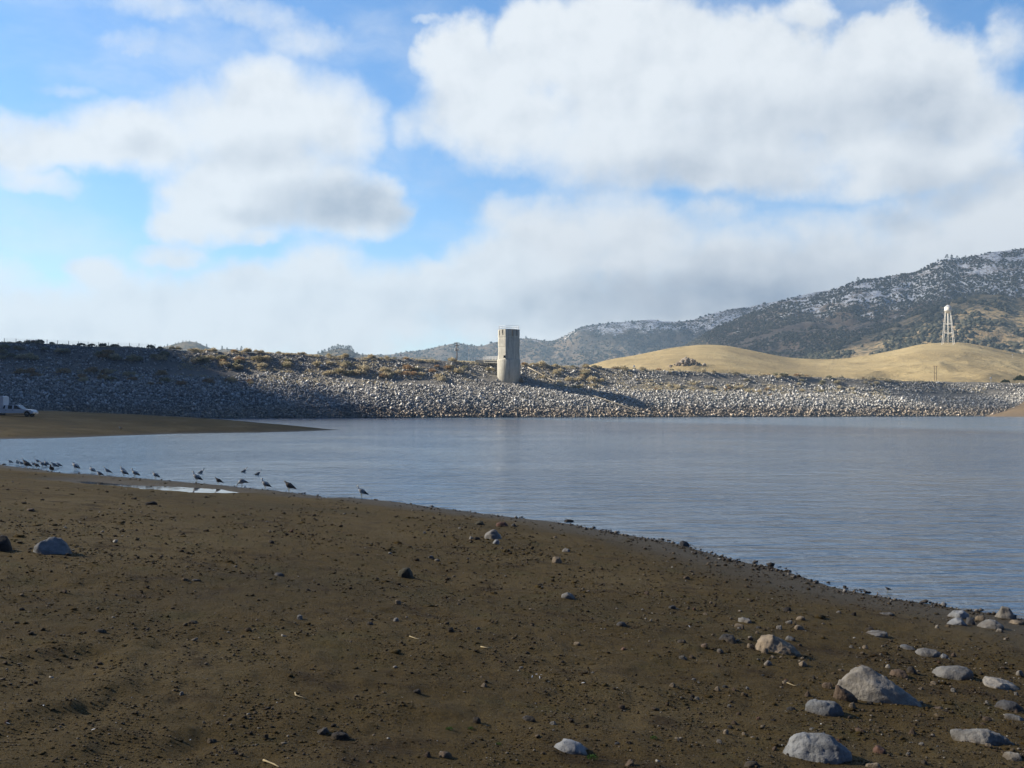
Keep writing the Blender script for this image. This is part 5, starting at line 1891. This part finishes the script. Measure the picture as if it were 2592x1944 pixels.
for a in [
    (25, 1174, 15, 'tuck', .2, 'leftmost gull of the flock, resting in the shallows by the left edge'),
    (44, 1177, 12, 'up', 1.4, 'gull seen end-on, second from the left edge of the flock'),
    (53, 1179, 14, 'tuck', .4, 'gull in the dense cluster at the left, just behind the brown one'),
    (63, 1176, 15, 'up', .1, 'upright grey gull in the dense left cluster, beyond the brown one'),
    (67, 1188, 22, 'tuck', .1, 'dark brown young gull sitting on the sand bar at the left cluster', True, False, .05),
    (84, 1181, 16, 'up', .2, 'gull in the left cluster, right of the dark brown sitting one'),
    (94, 1173, 14, 'up', .0, 'gull farthest out in the water of the left cluster'),
    (92, 1186, 11, 'tuck', -.5, 'small dark gull low at the water edge under the left cluster', True),
    (107, 1183, 20, 'tuck', .0, 'large dark-backed gull, fore of an overlapping pair in the left cluster'),
    (117, 1180, 18, 'tuck', .1, 'gull partly hidden behind a dark-backed one in the left cluster'),
    (136, 1186, 20, 'tuck', .05, 'gull at the right end of the left cluster, in front of its neighbour'),
    (148, 1183, 15, 'tuck', .0, 'gull at the right end of the left cluster, behind its neighbour'),
    (130, 1197, 13, 'up', 1.5, 'gull facing the camera on the sand bar below the left cluster', True),
    (191, 1190, 22, 'tuck', .0, 'lone dark gull standing in shallow water right of the left cluster'),
    (233, 1197, 19, 'tuck', .0, 'pale gull in the shallows between a lone dark gull and a sitting white one'),
    (251, 1206, 16, 'tuck', .3, 'whitest gull, sitting on the sand bar', False, False, .13),
    (271, 1201, 20, 'up', .0, 'grey gull standing just right of the whitest sitting gull'),
    (313, 1207, 21, 'up', .0, 'grey gull standing directly in front of a floating one'),
    (310, 1191, 14, 'up', .1, 'floating gull straight behind a standing grey gull', False, True),
    (341, 1209, 22, 'up', .0, 'upright gull, right one of a close pair at the water edge'),
    (393, 1213, 19, 'tuck', .0, 'gull resting alone before the pool, with head drawn in'),
    (497, 1222, 27, 'up', .0, 'upright gull standing above the bright end of the pool'),
    (510, 1198, 13, 'up', 3.3, 'gull floating right behind the one above the bright pool end', False, True),
    (552, 1228, 22, 'tuck', .0, 'dark-headed gull between an upright one and a drinking one', True),
    (612, 1234, 26, 'down', .0, 'gull bending its head down to drink at the water edge'),
    (619, 1195, 15, 'up', 3.2, 'gull floating with raised tail, far behind the drinking gull', False, True),
    (654, 1202, 14, 'up', 3.0, 'gull floating, nearer and right of another floating one', False, True),
    (671, 1240, 25, 'up', .0, 'upright white-headed gull right of the drinking gull'),
    (731, 1246, 28, 'tuck', .0, 'dark brown young gull standing near the tip of the sand bar', True),
    (915, 1257, 29, 'up', .0, 'lone gull at the right end of the flock, past the bar tip'),
]:
    gull(*a)
wp_ = on_water(304, 1099)
o = empty('gull', (wp_.x, wp_.y, max(gz(wp_.x, wp_.y), 0)), 'single white gull far off at the near edge of the spit', 'gull', None, .1)
o.scale = (1.3,) * 3
link('body', GM['tuck'][0], None, o)
for w in GM['tuck'][1]:
    link('wing', w, None, o)
link('bill', GM['tuck'][2], None, o)
for me in LEGS:
    link('leg', me, None, o)
wp_ = on_water(2247, 1500)
o = empty('shore_bird', tuple(wp_), 'small brown wading bird standing in shallow water near the right beach', 'bird', None, .1)
o.scale = (.34,) * 3
link('body', GMB['tuck'][0], None, o)
for w in GMB['tuck'][1]:
    link('wing', w, None, o)
link('bill', GMB['tuck'][2], None, o)
for me in LEGS:
    link('leg', me, None, o)

# ------------------------------------------------------------------ the white pickup on the spit
TKD = 160.0
tp = at(74.7, 1048.6, TKD)
tgz = gz(tp.x, tp.y)
TK = empty('pickup_truck', (tp.x, tp.y, tgz - .01), 'white crew-cab pickup parked on the spit at the left edge', 'pickup')
WR, WB = .42, -4.75
low = [(.93, .52), (.95, .72), (.90, .80), (.72, .98), (.60, 1.10), (-.30, 1.17), (-.72, 1.20), (-3.95, 1.20), (-3.98, 1.24), (-6.25, 1.24), (-6.28, .62), (-6.1, .5)]


def arch(cx):
    return [(cx + .54 * math.cos(t), .42 + .54 * math.sin(t)) for t in [math.pi - math.pi * k / 12 for k in range(13)]]


prof = low + [p for p in arch(WB) if p[1] >= .45] + [p for p in arch(0) if p[1] >= .45] + [(.62, .45)]
bm = bmesh.new()
add_prism(bm, prof, -.98, .98)
cab = [(-.78, 1.19), (-1.62, 1.86), (-1.80, 1.905), (-3.55, 1.905), (-3.74, 1.84), (-4.0, 1.19)]
a_ = [bm.verts.new((x, -.94 + .14 * max(0, (z - 1.19) / .72), z)) for x, z in cab]
b_ = [bm.verts.new((x, .94 - .14 * max(0, (z - 1.19) / .72), z)) for x, z in cab]
bm.faces.new(a_)
bm.faces.new(b_[::-1])
for i in range(6):
    bm.faces.new((a_[i], a_[(i + 1) % 6], b_[(i + 1) % 6], b_[i]))
bmesh.ops.recalc_face_normals(bm, faces=bm.faces)
bmesh.ops.bevel(bm, geom=[e for e in bm.edges if e.calc_length() > .25], offset=.035, segments=2, affect='EDGES', clamp_overlap=True)
link('truck_body', bm_mesh('truck_body', bm), M['paint'], TK)


def side_window(poly, sgn):
    bm = bmesh.new()
    f = lambda z, o: sgn * (.94 - .14 * (z - 1.19) / .72 + o)
    a = [bm.verts.new((x, f(z, .012), z)) for x, z in poly]
    b = [bm.verts.new((x, f(z, -.02), z)) for x, z in poly]
    bm.faces.new(a)
    bm.faces.new(b[::-1])
    for i in range(len(poly)):
        bm.faces.new((a[i], a[(i + 1) % len(poly)], b[(i + 1) % len(poly)], b[i]))
    return bm_mesh('side_window', bm)


for sgn in (-1, 1):
    for poly in ([(-.95, 1.23), (-1.02, 1.31), (-1.70, 1.80), (-2.10, 1.82), (-2.10, 1.25)], [(-2.36, 1.25), (-2.36, 1.82), (-3.04, 1.82), (-3.04, 1.25)], [(-3.50, 1.30), (-3.50, 1.80), (-3.66, 1.78), (-3.86, 1.30)]):
        link('side_window', side_window(poly, sgn), M['glass'], TK)
    for x in (-2.25, -3.3):
        bm = bmesh.new()
        add_box(bm, x - .11, x + .11, min(sgn * .985, sgn * 1.02), max(sgn * .985, sgn * 1.02), 1.02, 1.09)
        bmesh.ops.bevel(bm, geom=bm.edges[:], offset=.012, segments=1, affect='EDGES')
        link('door_handle', bm_mesh('door_handle', bm), M['black'], TK)
    bm = bmesh.new()
    add_box(bm, -1.18, -1.02, min(sgn * .99, sgn * 1.2), max(sgn * .99, sgn * 1.2), 1.22, 1.42)
    bmesh.ops.bevel(bm, geom=bm.edges[:], offset=.03, segments=2, affect='EDGES')
    link('side_mirror', bm_mesh('side_mirror', bm), M['black'], TK)
    bm = bmesh.new()
    add_box(bm, .80, .945, min(sgn * .60, sgn * .95), max(sgn * .60, sgn * .95), .74, .90)
    bmesh.ops.bevel(bm, geom=bm.edges[:], offset=.03, segments=2, affect='EDGES')
    link('headlight', bm_mesh('headlight', bm), M['lamp'], TK)
    for wx in (0, WB):
        cy = sgn * .84
        bm = bmesh.new()
        add_lathe(bm, [(.24, -.13), (.39, -.13), (WR, -.09), (WR, .09), (.39, .13), (.24, .13)], 28, cap=False)
        bmesh.ops.rotate(bm, verts=bm.verts, matrix=Matrix.Rotation(math.pi / 2, 3, 'X'))
        bmesh.ops.translate(bm, verts=bm.verts, vec=(wx, cy, WR))
        wh = link('wheel', bm_mesh('tyre', bm, True), M['rubber'], TK)
        bm = bmesh.new()
        add_lathe(bm, [(.243, -.10), (.10, -.06), (.09, -.10), (.01, -.10)] if True else [], 20, cap=True)
        add_lathe(bm, [(.243, .10), (.10, .06), (.09, .10), (.01, .10)], 20, cap=True)
        bmesh.ops.rotate(bm, verts=bm.verts, matrix=Matrix.Rotation(math.pi / 2, 3, 'X'))
        bmesh.ops.translate(bm, verts=bm.verts, vec=(wx, cy, WR))
        link('rim', bm_mesh('rim', bm, True), M['steel'], wh)
bm = bmesh.new()
add_box(bm, .90, 1.06, -.98, .98, .46, .66)
bmesh.ops.bevel(bm, geom=bm.edges[:], offset=.04, segments=2, affect='EDGES')
link('front_bumper', bm_mesh('front_bumper', bm), M['chrome'], TK)
bm = bmesh.new()
add_box(bm, -6.46, -6.29, -.95, .95, .5, .68)
link('rear_bumper', bm_mesh('rear_bumper', bm), M['chrome'], TK)
bm = bmesh.new()
v = [bm.verts.new(p) for p in ((-.80, -.82, 1.235), (-.80, .82, 1.235), (-1.60, .74, 1.875), (-1.60, -.74, 1.875), (-.85, -.82, 1.20), (-.85, .82, 1.20), (-1.64, .74, 1.84), (-1.64, -.74, 1.84))]
for f in ((0, 1, 2, 3), (7, 6, 5, 4), (0, 4, 5, 1), (1, 5, 6, 2), (2, 6, 7, 3), (3, 7, 4, 0)):
    bm.faces.new([v[i] for i in f])
link('windscreen', bm_mesh('windscreen', bm), M['glass'], TK)
bm = bmesh.new()
add_box(bm, -6.0, .5, -.80, .80, .34, .46)
link('chassis', bm_mesh('chassis', bm), M['black'], TK)

CB_ = empty('camper_box', (tp.x - 5.0, tp.y, tgz + 1.24), 'tall white box camper carried on the bed of the pickup', 'camper')
bm = bmesh.new()
add_prism(bm, [(1.20, .012), (1.20, 1.95), (1.05, 2.05), (-1.55, 2.05), (-1.62, 1.95), (-1.62, .012)], -.93, .93)
bmesh.ops.bevel(bm, geom=[e for e in bm.edges if e.calc_length() > 1.5], offset=.05, segments=2, affect='EDGES')
link('camper_shell', bm_mesh('camper_shell', bm), M['paint'], CB_)
bm = bmesh.new()
add_box(bm, -.9, -.2, -.955, -.925, 1.0, 1.5)
cw = link('window', bm_mesh('window', bm), M['glass'], CB_)
bm = bmesh.new()
for z in (.96, 1.5):
    add_box(bm, -.94, -.16, -.965, -.93, z, z + .04)
for x in (-.94, -.2):
    add_box(bm, x, x + .04, -.963, -.93, 1.0, 1.5)
link('frame', bm_mesh('frame', bm), M['steel'], cw)

# ------------------------------------------------------------------ haze over the whole valley
hm = bpy.data.materials.new('valley_haze')
hm.use_nodes = True
hm.node_tree.nodes.clear()
g = NT(hm.node_tree)
ho = g.n('OutputMaterial')
hv = g.n('VolumePrincipled', ins={'Color': (.54, .76, 1.0, 1), 'Density': 1.2e-4, 'Anisotropy': .25})
g.t.links.new(hv.outputs[0], ho.inputs['Volume'])
bm = bmesh.new()
add_box(bm, -3500, 3500, -300, 4700, -3, 560)
stuff(link('haze', bm_mesh('haze', bm), hm))
